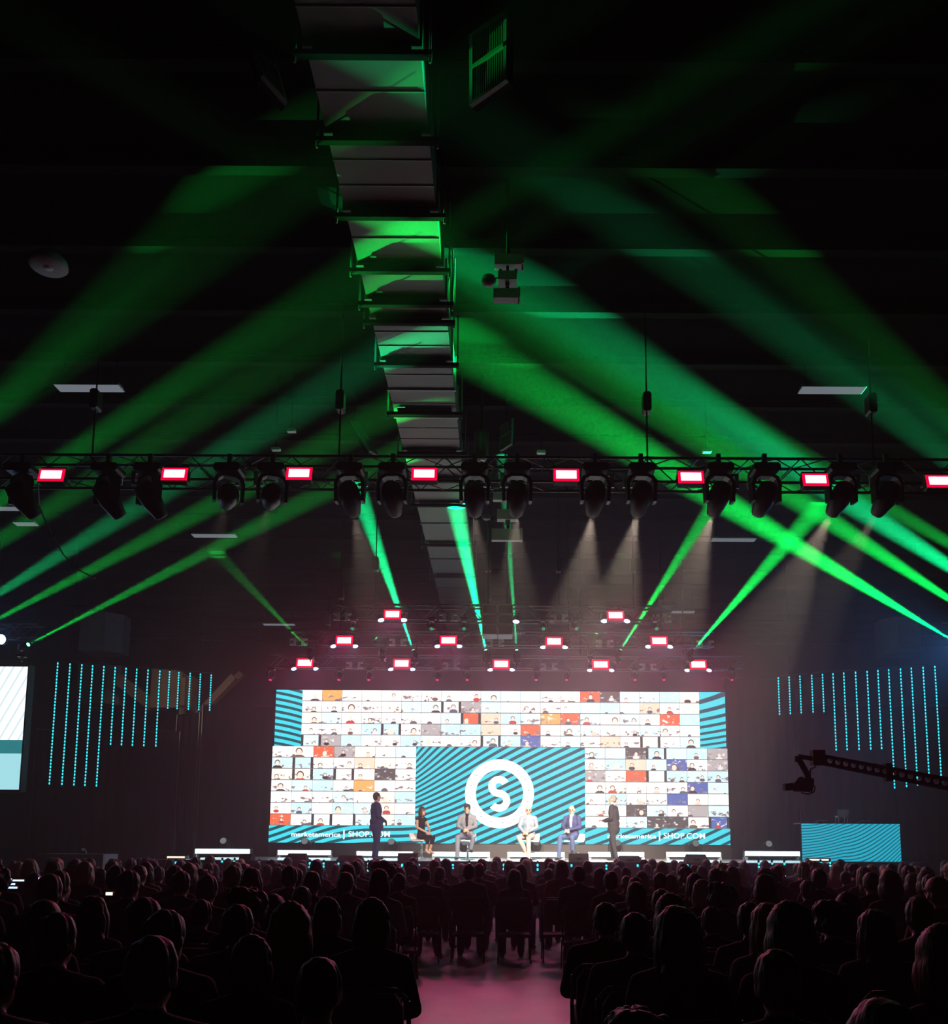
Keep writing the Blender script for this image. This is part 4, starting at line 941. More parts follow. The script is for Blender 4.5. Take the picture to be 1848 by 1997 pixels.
# ================================================================== people
V3 = Vector
def fuse(prims, voxel, mats, smooth=3, extra=None, noise=0.0, seed=1):
    """Merges overlapping capsules ('c') and ellipsoids ('e') into one continuous skin; each face takes the material of the nearest form."""
    bm = bmesh.new()
    for p in prims:
        if p[0] == 'e':
            _, c, rad, rot, mi = p
            r_ = bmesh.ops.create_uvsphere(bm, u_segments=18, v_segments=12, radius=1.0)
            mt = Matrix.Translation(c) @ (rot.to_4x4() if rot is not None else Matrix.Identity(4)) @ Matrix.Diagonal((*rad, 1))
            bmesh.ops.transform(bm, matrix=mt, verts=r_['verts'])
        else:
            _, a, b, ra, rb, mi = p
            d = b - a; q = d.to_track_quat('Z', 'Y').to_matrix().to_4x4() if d.length > 1e-5 else Matrix.Identity(4)
            n = 12; rings = []
            for k in range(1, 5): t_ = -PI / 2 + PI / 2 * k / 4; rings.append((ra * math.cos(t_), ra * math.sin(t_)))
            for k in range(0, 4): t_ = PI / 2 * k / 4; rings.append((rb * math.cos(t_), d.length + rb * math.sin(t_)))
            mt = Matrix.Translation(a) @ q
            vs = [[bm.verts.new(mt @ V3((r_ * math.cos(2 * PI * i / n), r_ * math.sin(2 * PI * i / n), z))) for i in range(n)] for r_, z in rings]
            bot = bm.verts.new(mt @ V3((0, 0, -ra))); top = bm.verts.new(mt @ V3((0, 0, d.length + rb)))
            for k in range(len(vs) - 1):
                for i in range(n): bm.faces.new((vs[k][i], vs[k][(i + 1) % n], vs[k + 1][(i + 1) % n], vs[k + 1][i]))
            for i in range(n): bm.faces.new((bot, vs[0][(i + 1) % n], vs[0][i])); bm.faces.new((top, vs[-1][i], vs[-1][(i + 1) % n]))
    me = bpy.data.meshes.new('tmp'); bm.to_mesh(me); bm.free()
    o = bpy.data.objects.new('tmp', me); COL.objects.link(o)
    md = o.modifiers.new('r', 'REMESH'); md.mode = 'VOXEL'; md.voxel_size = voxel; md.adaptivity = voxel * .12
    ms = o.modifiers.new('s', 'SMOOTH'); ms.factor = .5; ms.iterations = smooth
    bpy.context.view_layer.update()
    out = bpy.data.meshes.new_from_object(o.evaluated_get(bpy.context.evaluated_depsgraph_get()))
    bpy.data.objects.remove(o); bpy.data.meshes.remove(me)
    nv, nf = len(out.vertices), len(out.polygons)
    co = np.empty(nv * 3, np.float32); out.vertices.foreach_get('co', co); co = co.reshape(-1, 3)
    if noise:
        no = np.empty(nv * 3, np.float32); out.vertices.foreach_get('normal', no); no = no.reshape(-1, 3)
        rg = np.random.default_rng(seed); w1 = rg.normal(size=(6, 3)) * 95; w1[:, 2] *= .2; ph = rg.uniform(0, 6.28, 6)
        co = co + no * (np.sin(co @ w1.T + ph).sum(axis=1) * noise / 3)[:, None]
        out.vertices.foreach_set('co', co.astype(np.float32).ravel())
    ctr = np.empty(nf * 3, np.float32); out.polygons.foreach_get('center', ctr); ctr = ctr.reshape(-1, 3)
    best = np.full(nf, 1e9); idx = np.zeros(nf, np.int32)
    for p in prims:
        if p[0] == 'e':
            _, c, rad, rot, mi = p
            q = ctr - np.array(c)
            if rot is not None: q = q @ np.array(rot)
            q = q / np.array(rad); dist = (np.linalg.norm(q, axis=1) - 1) * min(rad)
        else:
            _, a, b, ra, rb, mi = p
            a_, b_ = np.array(a), np.array(b); ab = b_ - a_; L2 = max(float(ab @ ab), 1e-9)
            t_ = np.clip(((ctr - a_) @ ab) / L2, 0, 1); dist = np.linalg.norm(ctr - a_ - t_[:, None] * ab, axis=1) - (ra + (rb - ra) * t_)
        m_ = dist < best; best[m_] = dist[m_]; idx[m_] = mi
    if extra is not None and extra.v:
        fv = np.empty(len(out.loops), np.int32); out.loops.foreach_get('vertex_index', fv)
        ls = np.empty(nf, np.int32); lt = np.empty(nf, np.int32); out.polygons.foreach_get('loop_start', ls); out.polygons.foreach_get('loop_total', lt)
        faces = [tuple(fv[s:s + t].tolist()) for s, t in zip(ls.tolist(), lt.tolist())]
        verts = [tuple(v) for v in co.tolist()] + extra.v
        faces += [tuple(i + nv for i in f) for f in extra.f]
        bpy.data.meshes.remove(out); out = bpy.data.meshes.new('body'); out.from_pydata(verts, [], faces)
        idx = np.concatenate([idx, np.array(extra.mi, np.int32)])
    out.materials.clear()
    for m in mats: out.materials.append(m)
    out.polygons.foreach_set('material_index', idx.astype(np.int32)); out.polygons.foreach_set('use_smooth', np.ones(len(out.polygons), bool))
    out.update()
    return out

SKIN, TOP, LEGS, SHOE, SHIRT, EYEM, LIP = range(7)
def head_rot(yaw=0, pitch=0, roll=0):
    return (Matrix.Rotation(yaw, 3, 'Z') @ Matrix.Rotation(pitch, 3, 'X') @ Matrix.Rotation(roll, 3, 'Y'))

def hand(mb, prims, w_, fdir, pnorm, thumb_side, mi=SKIN, curl=.7):
    """palm plus four fingers of different lengths and a thumb from the side of the palm"""
    fdir = fdir.normalized(); pnorm = (pnorm - fdir * pnorm.dot(fdir)).normalized(); lat = fdir.cross(pnorm) * thumb_side
    rot = Matrix((lat, pnorm, fdir)).transposed()
    prims.append(('e', w_ + fdir * .05, (.040, .017, .055), rot, mi))
    for k, (l_, o) in enumerate(((.068, .030), (.078, .010), (.072, -.010), (.055, -.029))):
        p0 = w_ + fdir * .085 + lat * o; d1 = (fdir + pnorm * curl * .5).normalized(); d2 = (fdir + pnorm * curl * 1.5).normalized()
        p1 = p0 + d1 * l_ * .5; p2 = p1 + d2 * l_ * .5
        mb.tube(p0 - fdir * .02, p1, .0095, .009, 6, mi); mb.tube(p1, p2, .009, .0065, 6, mi)
    p0 = w_ + fdir * .03 + lat * .034; p1 = p0 + (fdir * .6 + lat * .8 + pnorm * .2).normalized() * .035; p2 = p1 + (fdir + lat * .2 + pnorm * .4).normalized() * .032
    mb.tube(p0 - lat * .012, p1, .012, .0105, 6, mi); mb.tube(p1, p2, .0105, .008, 6, mi)

def figure(J, voxel=.012, bulk=1.0, jacket=True, shirt=True, skirt_hem=0.0, sleeves=True, female=False, barecalf=False, mats=None, collar=True):
    """J: joints in metres, person facing +Y, right side +X. Returns the body as one continuous mesh."""
    P = []; ex = MB(); B_ = bulk
    pel, chest, neck, HC = J['pelvis'], J['chest'], J['neck'], J['head']; Hm = J.get('hr', Matrix.Identity(3))
    sL, sR = J['sL'], J['sR']
    lat = (sR - sL).normalized(); up = (neck - pel).normalized(); fwd = up.cross(lat).normalized(); lat = fwd.cross(up).normalized()
    T = Matrix((lat, fwd, up)).transposed()
    Hl = (J['hR'] - J['hL']).normalized(); pf = V3((0, 0, 1)).cross(Hl).normalized(); PT = Matrix((Hl, pf, V3((0, 0, 1)))).transposed()
    wst = pel.lerp(chest, .5)
    P.append(('e', pel, (.165 * B_, .125 * B_, .135), PT, LEGS))
    P.append(('e', wst, ((.135 if female else .158) * B_, .108 * B_, .16), T, TOP))
    P.append(('e', chest, ((.145 if female else .172) * B_, .122 * B_, .17), T, TOP))
    P.append(('e', chest.lerp(neck, .55), (.145 * B_, .09 * B_, .10), T, TOP))
    P.append(('c', sL, sR, .062 * B_, .062 * B_, TOP))
    P.append(('c', neck.lerp(sL, .25), sL, .05, .058 * B_, TOP)); P.append(('c', neck.lerp(sR, .25), sR, .05, .058 * B_, TOP))
    if jacket:
        P.append(('e', pel + V3((0, 0, .03)), (.182 * B_, .143 * B_, .15), PT, TOP))
        if skirt_hem: P.append(('e', pel + V3((0, 0, -.05 - skirt_hem * .5)), (.185 * B_, .148 * B_, .10 + skirt_hem * .5), PT, TOP))
    if shirt:
        P.append(('e', chest + fwd * .085 * B_ + up * .03, (.042, .055, .17), T, SHIRT)); P.append(('e', chest.lerp(neck, .75) + fwd * .045, (.045, .045, .07), T, SHIRT))
    if collar: P.append(('e', neck.lerp(HC, .10), (.066, .066, .035), T, SHIRT if shirt else TOP))
    P.append(('c', neck - up * .02, HC - V3((0, 0, .03)), .055, .05, SKIN))
    hd = lambda x, y, z: HC + Hm @ V3((x, y, z))
    P.append(('e', hd(0, -.006, .022), (.076, .097, .104), Hm, SKIN)); P.append(('e', hd(0, .022, -.055), (.056, .066, .066), Hm, SKIN))
    P.append(('e', hd(0, .058, -.092), (.026, .026, .022), Hm, SKIN))
    P.append(('c', hd(0, .088, .02), hd(0, .112, -.022), .011, .016, SKIN))
    for s in (-1, 1):
        P.append(('e', hd(s * .078, -.005, -.008), (.014, .022, .034), Hm, SKIN))
        P.append(('e', hd(s * .031, .079, .012), (.015, .013, .009), Hm, EYEM)); P.append(('c', hd(s * .018, .090, .034), hd(s * .046, .082, .034), .007, .006, EYEM))
    P.append(('e', hd(0, .082, -.052), (.023, .012, .008), Hm, LIP))
    am = TOP if sleeves else SKIN; k = 1.0 if sleeves else .78
    for s, sh, e_, w_ in ((-1, sL, J['eL'], J['wL']), (1, sR, J['eR'], J['wR'])):
        P.append(('c', sh, e_, .062 * k * B_, .050 * k * B_, am)); P.append(('c', e_, w_ + (e_ - w_).normalized() * .02, .050 * k * B_, .038 * k, am))
        P.append(('c', w_ + (e_ - w_).normalized() * .03, w_ + (w_ - e_).normalized() * .015, .028, .026, SKIN))
        fd = J.get('fL' if s < 0 else 'fR'); pn = J.get('nL' if s < 0 else 'nR', V3((0, 0, -1)))
        hand(ex, P, w_, fd if fd is not None else (w_ - e_), pn, s if J.get('ts', 1) > 0 else -s)
    for s, h_, k_, a_, td in ((-1, J['hL'], J['kL'], J['aL'], J['tL']), (1, J['hR'], J['kR'], J['aR'], J['tR'])):
        P.append(('c', h_, k_, .092 * B_, .066, LEGS))
        if barecalf:
            m_ = k_.lerp(a_, .45); P.append(('c', k_, m_, .064, .058, LEGS)); P.append(('c', m_, a_, .044, .034, SKIN))
        else: P.append(('c', k_, a_, .066, .056, LEGS))
        td = td.normalized(); z_ = V3((0, 0, 1)); z_ = (z_ - td * z_.dot(td)).normalized(); x_ = td.cross(z_); FR = Matrix((x_, td, z_)).transposed()
        hl = a_ - z_ * .045
        P.append(('e', hl + td * .01, (.040, .055, .045), FR, SHOE)); P.append(('e', hl + td * .10 - z_ * .012, (.044, .105, .032), FR, SHOE))
    return fuse(P, voxel, mats, extra=ex), HC, Hm

HAIRP = {
    'short': lambda: [((0, -.020, .040), (.088, .100, .102)), ((0, -.045, -.01), (.083, .066, .075))],
    'thin': lambda: [((0, -.024, .036), (.084, .096, .096)), ((0, -.05, -.015), (.080, .058, .06))],
    'fringe': lambda: [((0, -.045, -.005), (.084, .068, .05))],
    'bob': lambda: [((0, -.018, .040), (.094, .104, .105)), ((0, -.045, -.035), (.104, .078, .12)), ((-.075, .0, -.05), (.028, .06, .09)), ((.075, 0, -.05), (.028, .06, .09))],
    'long': lambda: [((0, -.018, .040), (.094, .104, .105)), ((0, -.055, -.06), (.108, .07, .15)), ((0, -.085, -.19), (.118, .05, .15)), ((-.08, -.01, -.09), (.032, .055, .15)), ((.08, -.01, -.09), (.032, .055, .15))],
    'bun': lambda: [((0, -.020, .040), (.088, .102, .102)), ((0, -.045, -.01), (.083, .068, .075)), ((0, -.095, .10), (.048, .045, .045))],
    'pony': lambda: [((0, -.020, .040), (.088, .102, .102)), ((0, -.045, -.01), (.083, .068, .075)), ((0, -.13, .04), (.03, .035, .03)), ((0, -.15, -.05), (.035, .03, .12))],
    'curly': lambda: [((0, -.03, .03), (.115, .115, .115))] + [((.105 * math.cos(a) * math.cos(b), -.03 + .105 * math.sin(a) * math.cos(b), .035 + .11 * math.sin(b)), (.042, .042, .042)) for a, b in [(i * 1.1, (i % 5) * .33 - .5) for i in range(26)] if not (math.sin(a) > .55 and b < .45)],
    'cap': lambda: [((0, -.010, .055), (.090, .108, .092)), ((0, .10, .045), (.07, .075, .014)), ((0, -.05, -.01), (.082, .06, .07))],
    'swept': lambda: [((0, -.018, .046), (.090, .104, .106)), ((0, -.045, -.01), (.084, .068, .075)), ((.02, .06, .115), (.055, .04, .03))],
}
def hair_mesh(style, mat, seed=1, scale=1.0, voxel=.011):
    pr = [('e', V3(c), tuple(r_ * scale for r_ in rad), None, 0) for c, rad in HAIRP[style]()]
    return fuse(pr, voxel, [mat], smooth=2, noise=(.001 if style == 'cap' else .004 if style in ('short', 'thin', 'fringe', 'bun') else .005), seed=seed)

def standing(hands=((.0, .22, 1.0), (.05, .25, .98)), headyaw=0.0, headpitch=0.0, lean=0.0, elbow_out=.25):
    J = dict(pelvis=V3((0, 0, .96)), chest=V3((0, lean * .5 - .01, 1.27)), neck=V3((0, lean - .015, 1.49)), head=V3((0, lean + .012, 1.635)), hr=head_rot(headyaw, headpitch))
    J['sL'], J['sR'] = V3((-.185, lean - .02, 1.42)), V3((.185, lean - .02, 1.42))
    J['wL'], J['wR'] = V3(hands[0]), V3(hands[1])
    J['eL'], J['eR'] = V3((-elbow_out, -.03, 1.13)), V3((elbow_out, -.03, 1.13))
    J['hL'], J['hR'] = V3((-.095, 0, .90)), V3((.095, 0, .90)); J['kL'], J['kR'] = V3((-.10, .02, .50)), V3((.10, .02, .50))
    J['aL'], J['aR'] = V3((-.11, -.02, .09)), V3((.11, -.02, .09)); J['tL'], J['tR'] = V3((-.15, 1, -.05)), V3((.2, 1, -.05))
    return J

def pmats(skin_, top, legs, shoe, shirt): return [M[skin_], M[top], M[legs], M[shoe], M[shirt], M['eye'], M['lip']]
def person(name, label, cat, loc, rz, J, kw, hair, haircol, group=None, sc_=1.0, seed=1, extra_hair=1.0):
    t = thing(name, label, cat, loc, rz, group); t.scale = (sc_,) * 3
    me, HC, Hm = figure(J, **kw)
    put('body', me, t)
    if hair:
        h = put('hair', hair_mesh(hair, M[haircol], seed, extra_hair), t, HC); h.rotation_mode = 'QUATERNION'; h.rotation_quaternion = Hm.to_quaternion()
    return t

PY = 24.8
def px2x(px): return atY(px, 1640, PY).x
# ---- the two men standing
J = standing(((-.03, .24, 1.00), (.03, .25, .99)), .10, 0, -.01, .24); J['fL'] = V3((.5, .3, -.5)); J['fR'] = V3((-.5, .3, -.5)); J['nL'] = J['nR'] = V3((0, -1, -.2))
person('person', 'standing man in a navy suit facing right with hands clasped before the left tiles', 'person', (px2x(734), PY - .1, DECK), -PI / 2 + .42, J,
       dict(bulk=1.26, skirt_hem=.12, mats=pmats('skin', 'c_navy', 'c_navy', 'shoe', 'c_white')), 'short', 'h_black', 'people on the stage', 1.0)
J = standing(((-.06, .27, 1.07), (.04, .27, 1.05)), .05, .05, .02, .26); J['fL'] = V3((.3, .8, .2)); J['fR'] = V3((-.4, .7, .2)); J['nL'] = J['nR'] = V3((0, 0, -1)); J['kR'] = V3((.10, .10, .50)); J['aR'] = V3((.11, .07, .09)); J['aL'] = V3((-.11, -.10, .09)); J['kL'] = V3((-.1, -.02, .5))
person('person', 'standing grey haired man in a charcoal suit facing left before the right tiles', 'person', (px2x(1197), PY + .05, DECK), PI / 2 - .45, J,
       dict(bulk=1.12, skirt_hem=.14, mats=pmats('skin', 'c_charcoal', 'c_charcoal', 'shoe', 'c_white')), 'thin', 'h_grey', 'people on the stage', .985)
# ---- stools
def stool(x_, y_, rz, label):
    t = thing('bar_stool', label, 'stool', (x_, y_, DECK), rz, 'white stools on the stage')
    b = MB(); b.lathe([(.20, 0), (.205, .012), (.12, .03), (.04, .06), (.03, .08)], 24); b.build('base', M['chrome'], t, True)
    b = MB(); b.tube((0, 0, .06), (0, 0, .50), .025, n=12); b.build('pole', M['chrome'], t, True)
    b = MB(); b.path([(.03, 0, .2), (.15, .06, .2), (.15, .20, .2), (-.15, .20, .2), (-.15, .06, .2), (-.03, 0, .2)], .012); b.build('footrest', M['chrome'], t)
    b = MB(); n = 7
    prof = [(.20, .52), (.10, .51), (-.10, .51), (-.20, .53), (-.245, .60), (-.26, .70)]
    for (y0, z0), (y1, z1) in zip(prof, prof[1:]):
        q_ = [V3((-.21, y0, z0)), V3((.21, y0, z0)), V3((.21, y1, z1)), V3((-.21, y1, z1))]; nn_ = (q_[1] - q_[0]).cross(q_[3] - q_[0]).normalized() * .035
        b.add(q_ + [v + nn_ for v in q_], [(0, 1, 2, 3), (7, 6, 5, 4), (0, 4, 5, 1), (1, 5, 6, 2), (2, 6, 7, 3), (3, 7, 4, 0)])
    o = b.build('seat', M['white_seat'], t)
    return t
def sitting(**k):
    """bar-stool pose, seat at .55 m"""
    J = dict(pelvis=V3((0, -.02, .68)), chest=V3((0, -.03, .98)), neck=V3((0, -.02, 1.19)), head=V3((0, .015, 1.335)))
    J['sL'], J['sR'] = V3((-.18, -.02, 1.12)), V3((.18, -.02, 1.12))
    J['eL'], J['eR'] = V3((-.24, .05, .88)), V3((.24, .05, .88)); J['wL'], J['wR'] = V3((-.05, .26, .80)), V3((.05, .27, .79))
    J['hL'], J['hR'] = V3((-.09, .0, .64)), V3((.09, .0, .64)); J['kL'], J['kR'] = V3((-.17, .38, .60)), V3((.17, .38, .60))
    J['aL'], J['aR'] = V3((-.15, .26, .31)), V3((.17, .44, .09)); J['tL'], J['tR'] = V3((-.2, 1, -.25)), V3((.25, 1, -.05))
    J['fL'], J['fR'] = V3((.7, .4, -.3)), V3((-.7, .4, -.3)); J['nL'] = J['nR'] = V3((0, -.6, -1))
    J.update(k); return J
seats = ((822, -PI + .72, 'the seated woman'), (912, PI - .02, 'the seated man in the grey blazer'), (1033, PI - .25, 'the seated man in the pale blue jacket'), (1119, PI - .42, 'the seated man in the navy jacket'))
for x_, rz, who in seats: stool(px2x(x_), PY, rz, 'white swivel stool with chrome base under ' + who)
J = sitting(aL=V3((-.07, .27, .30)), aR=V3((.08, .28, .30)), kL=V3((-.09, .36, .60)), kR=V3((.12, .37, .61)), tL=V3((-.1, 1, -.5)), tR=V3((.1, 1, -.5)), wL=V3((.0, .30, .74)), wR=V3((.06, .31, .73)), hr=head_rot(.10, .03), sL=V3((-.165, -.02, 1.11)), sR=V3((.165, -.02, 1.11)))
person('person', 'seated woman in a sleeveless black top and black cropped trousers, head turned right', 'person', (px2x(822), PY, DECK), seats[0][1] + .15, J,
       dict(bulk=.88, jacket=False, shirt=False, sleeves=False, female=True, barecalf=True, mats=pmats('skin', 'c_black', 'c_black', 'shoe_tan', 'c_black')), 'bob', 'h_brown', 'people on the stage', .95)
J = sitting(aL=V3((-.12, .20, .30)), kL=V3((-.20, .36, .60)), kR=V3((.22, .38, .58)), aR=V3((.22, .40, .09)), hr=head_rot(-.05, -.12))
person('person', 'seated man in a grey blazer and black shirt below the emblem at left', 'person', (px2x(910), PY, DECK), seats[1][1], J,
       dict(bulk=1.02, mats=pmats('skin2', 'c_grey', 'c_slate', 'shoe', 'c_black')), 'swept', 'h_black', 'people on the stage', 1.0)
J = sitting(aL=V3((-.06, .42, .09)), kL=V3((-.05, .40, .58)), tL=V3((0, 1, -.05)), kR=V3((.22, .36, .60)), aR=V3((.06, .30, .29)), tR=V3((-.5, .8, -.3)), wL=V3((.0, .26, .74)), wR=V3((.09, .27, .74)), hr=head_rot(.15, -.10))
person('person', 'seated man in a pale blue jacket, white shirt and cream trousers under the emblem', 'person', (px2x(1030), PY, DECK), seats[2][1] + .1, J,
       dict(bulk=1.06, mats=pmats('skin', 'c_paleblue', 'c_cream', 'shoe_tan', 'c_white')), 'fringe', 'h_grey', 'people on the stage', .98)
J = sitting(aR=V3((.20, .46, .09)), kR=V3((.19, .40, .60)), kL=V3((-.14, .38, .60)), aL=V3((-.10, .24, .29)), hr=head_rot(.25, -.25), wL=V3((-.02, .27, .80)), wR=V3((.08, .28, .79)))
person('person', 'seated bald man in a navy jacket, white shirt and blue trousers looking down left', 'person', (px2x(1115), PY, DECK), seats[3][1], J,
       dict(bulk=1.05, mats=pmats('skin', 'c_navy', 'c_blue', 'shoe', 'c_white')), 'fringe', 'h_white', 'people on the stage', 1.0)

# ================================================================== audience, seen from behind
def aud(lean=0.0, turn=0.0, w_=.19, hands=0):
    J = dict(pelvis=V3((0, -.02, .56)), chest=V3((0, lean * .5 - .05, .86)), neck=V3((0, lean - .05, 1.05)), head=V3((0, lean - .01, 1.19)), hr=head_rot(turn, -.05))
    J['sL'], J['sR'] = V3((-w_, lean - .06, .985)), V3((w_, lean - .06, .985))
    J['eL'], J['eR'] = V3((-w_ - .06, lean * .5 + .02, .74)), V3((w_ + .06, lean * .5 + .02, .74)); J['wL'], J['wR'] = V3((-.08, .26, .66)), V3((.08, .27, .66))
    if hands: J['eR'] = V3((w_ + .10, .16, .92)); J['wR'] = V3((.16, .30, 1.16)); J['fR'] = V3((0, .1, 1)); J['nR'] = V3((-.5, 1, 0))
    J['fL'] = V3((.5, .6, -.4)); J.setdefault('fR', V3((-.5, .6, -.4))); J['nL'] = V3((0, -.3, -1)); J.setdefault('nR', V3((0, -.3, -1)))
    J['hL'], J['hR'] = V3((-.10, 0, .535)), V3((.10, 0, .535)); J['kL'], J['kR'] = V3((-.14, .43, .53)), V3((.14, .43, .53))
    J['aL'], J['aR'] = V3((-.14, .40, .09)), V3((.14, .42, .09)); J['tL'], J['tR'] = V3((-.15, 1, -.05)), V3((.15, 1, -.05))
    return J
BODY = []
for J, kw in ((aud(0, 0), dict(bulk=1.08)), (aud(.03, .12, .175), dict(bulk=.92, female=True)), (aud(-.02, -.15, .20), dict(bulk=1.15)), (aud(.08, .2, .17), dict(bulk=.95, female=True)), (aud(.02, -.3), dict(bulk=1.0)), (aud(.0, 0, .185, 1), dict(bulk=1.0))):
    me, HC, Hm = figure(J, voxel=.016, shirt=False, jacket=True, mats=pmats('skin', 'c_black', 'c_charcoal', 'shoe', 'c_black'), **kw)
    vs = []
    for top, sk in (('c_black', 'skin'), ('c_charcoal', 'skin2'), ('c_navy', 'skin'), ('c_slate', 'skin3'), ('c_red', 'skin'), ('c_brown', 'skin2')):
        c_ = me.copy()
        for i, m_ in enumerate(pmats(sk, top, 'c_charcoal', 'shoe', 'c_black')): c_.materials[i] = m_
        vs.append(c_)
    BODY.append((vs, HC, Hm))
HAIR = {}
for st, cols in (('short', ('black', 'brown', 'grey')), ('thin', ('grey', 'brown')), ('bob', ('brown', 'black', 'blond', 'red')), ('long', ('black', 'brown', 'blond', 'red')), ('bun', ('brown', 'black')), ('pony', ('black', 'blond')), ('curly', ('black', 'brown')), ('cap', ('black', 'red')), ('fringe', ('grey',))):
    base_ = hair_mesh(st, M['h_black'], seed=len(st))
    for c_ in cols:
        m2 = base_.copy(); m2.materials[0] = M['h_' + c_]; HAIR[(st, c_)] = m2
HWORD = {'short': 'short', 'thin': 'thinning', 'bob': 'bobbed', 'long': 'long', 'bun': 'pinned up', 'pony': 'pony-tailed', 'curly': 'curly', 'fringe': 'balding'}

# chair: padded seat and back on a dark chromed frame
b = MB(); b.cham((-.23, -.20, .345), (.23, .25, .385), .018); CH_SEAT = b.mesh('seat', M['chair_cloth'])
b = MB()
pv = [(-.20, .52), (-.215, .62), (-.21, .80), (-.17, .865), (.17, .865), (.21, .80), (.215, .62), (.20, .52)]
b.add([(x_, -.245 - (z_ - .5) * .12, z_) for x_, z_ in pv] + [(x_, -.205 - (z_ - .5) * .12, z_) for x_, z_ in pv], [tuple(range(8)), tuple(range(15, 7, -1))] + [(i, i + 8, (i + 1) % 8 + 8, (i + 1) % 8) for i in range(8)])
CH_BACK = b.mesh('backrest', M['chair_cloth'])
b = MB(); fr = [(-.235, -.225, .345), (-.24, -.245, .66), (-.235, -.265, .83), (-.18, -.275, .885), (.18, -.275, .885), (.235, -.265, .83), (.24, -.245, .66), (.235, -.225, .345)]; b.path(fr, .012, 6); CH_FRAME = b.mesh('back_frame', M['chair_frame'], True)
CH_LEG = []
for sx_, y0, y1 in ((-1, .22, .25), (1, .22, .25), (-1, -.2, -.27), (1, -.2, -.27)):
    b = MB(); b.tube((sx_ * .215, y0, .35), (sx_ * .225, y1, .0), .0115, n=6); CH_LEG.append(b.mesh('leg', M['chair_frame'], True))
def chair(x_, y_, label, rz=0.0):
    t = thing('banquet_chair', label, 'chair', (x_, y_, 0), rz, 'audience chairs')
    put('seat', CH_SEAT, t); put('backrest', CH_BACK, t); put('back_frame', CH_FRAME, t)
    for l_ in CH_LEG: put('leg', l_, t)
def spectator(x_, y_, s, body, cloth, hair, hcol, label, rz=0.0, hs=1.0):
    vs, HC, Hm = BODY[body]
    t = thing('person', label, 'person', (x_, y_, 0), rz, 'seated audience'); t.scale = (s, s, s)
    put('body', vs[cloth], t)
    h = put('hair' if hair != 'cap' else 'cap', HAIR[(hair, hcol)], t, HC); h.rotation_mode = 'QUATERNION'; h.rotation_quaternion = Hm.to_quaternion(); h.scale = (hs,) * 3
    return t
TOPZ = 1.19 + .145
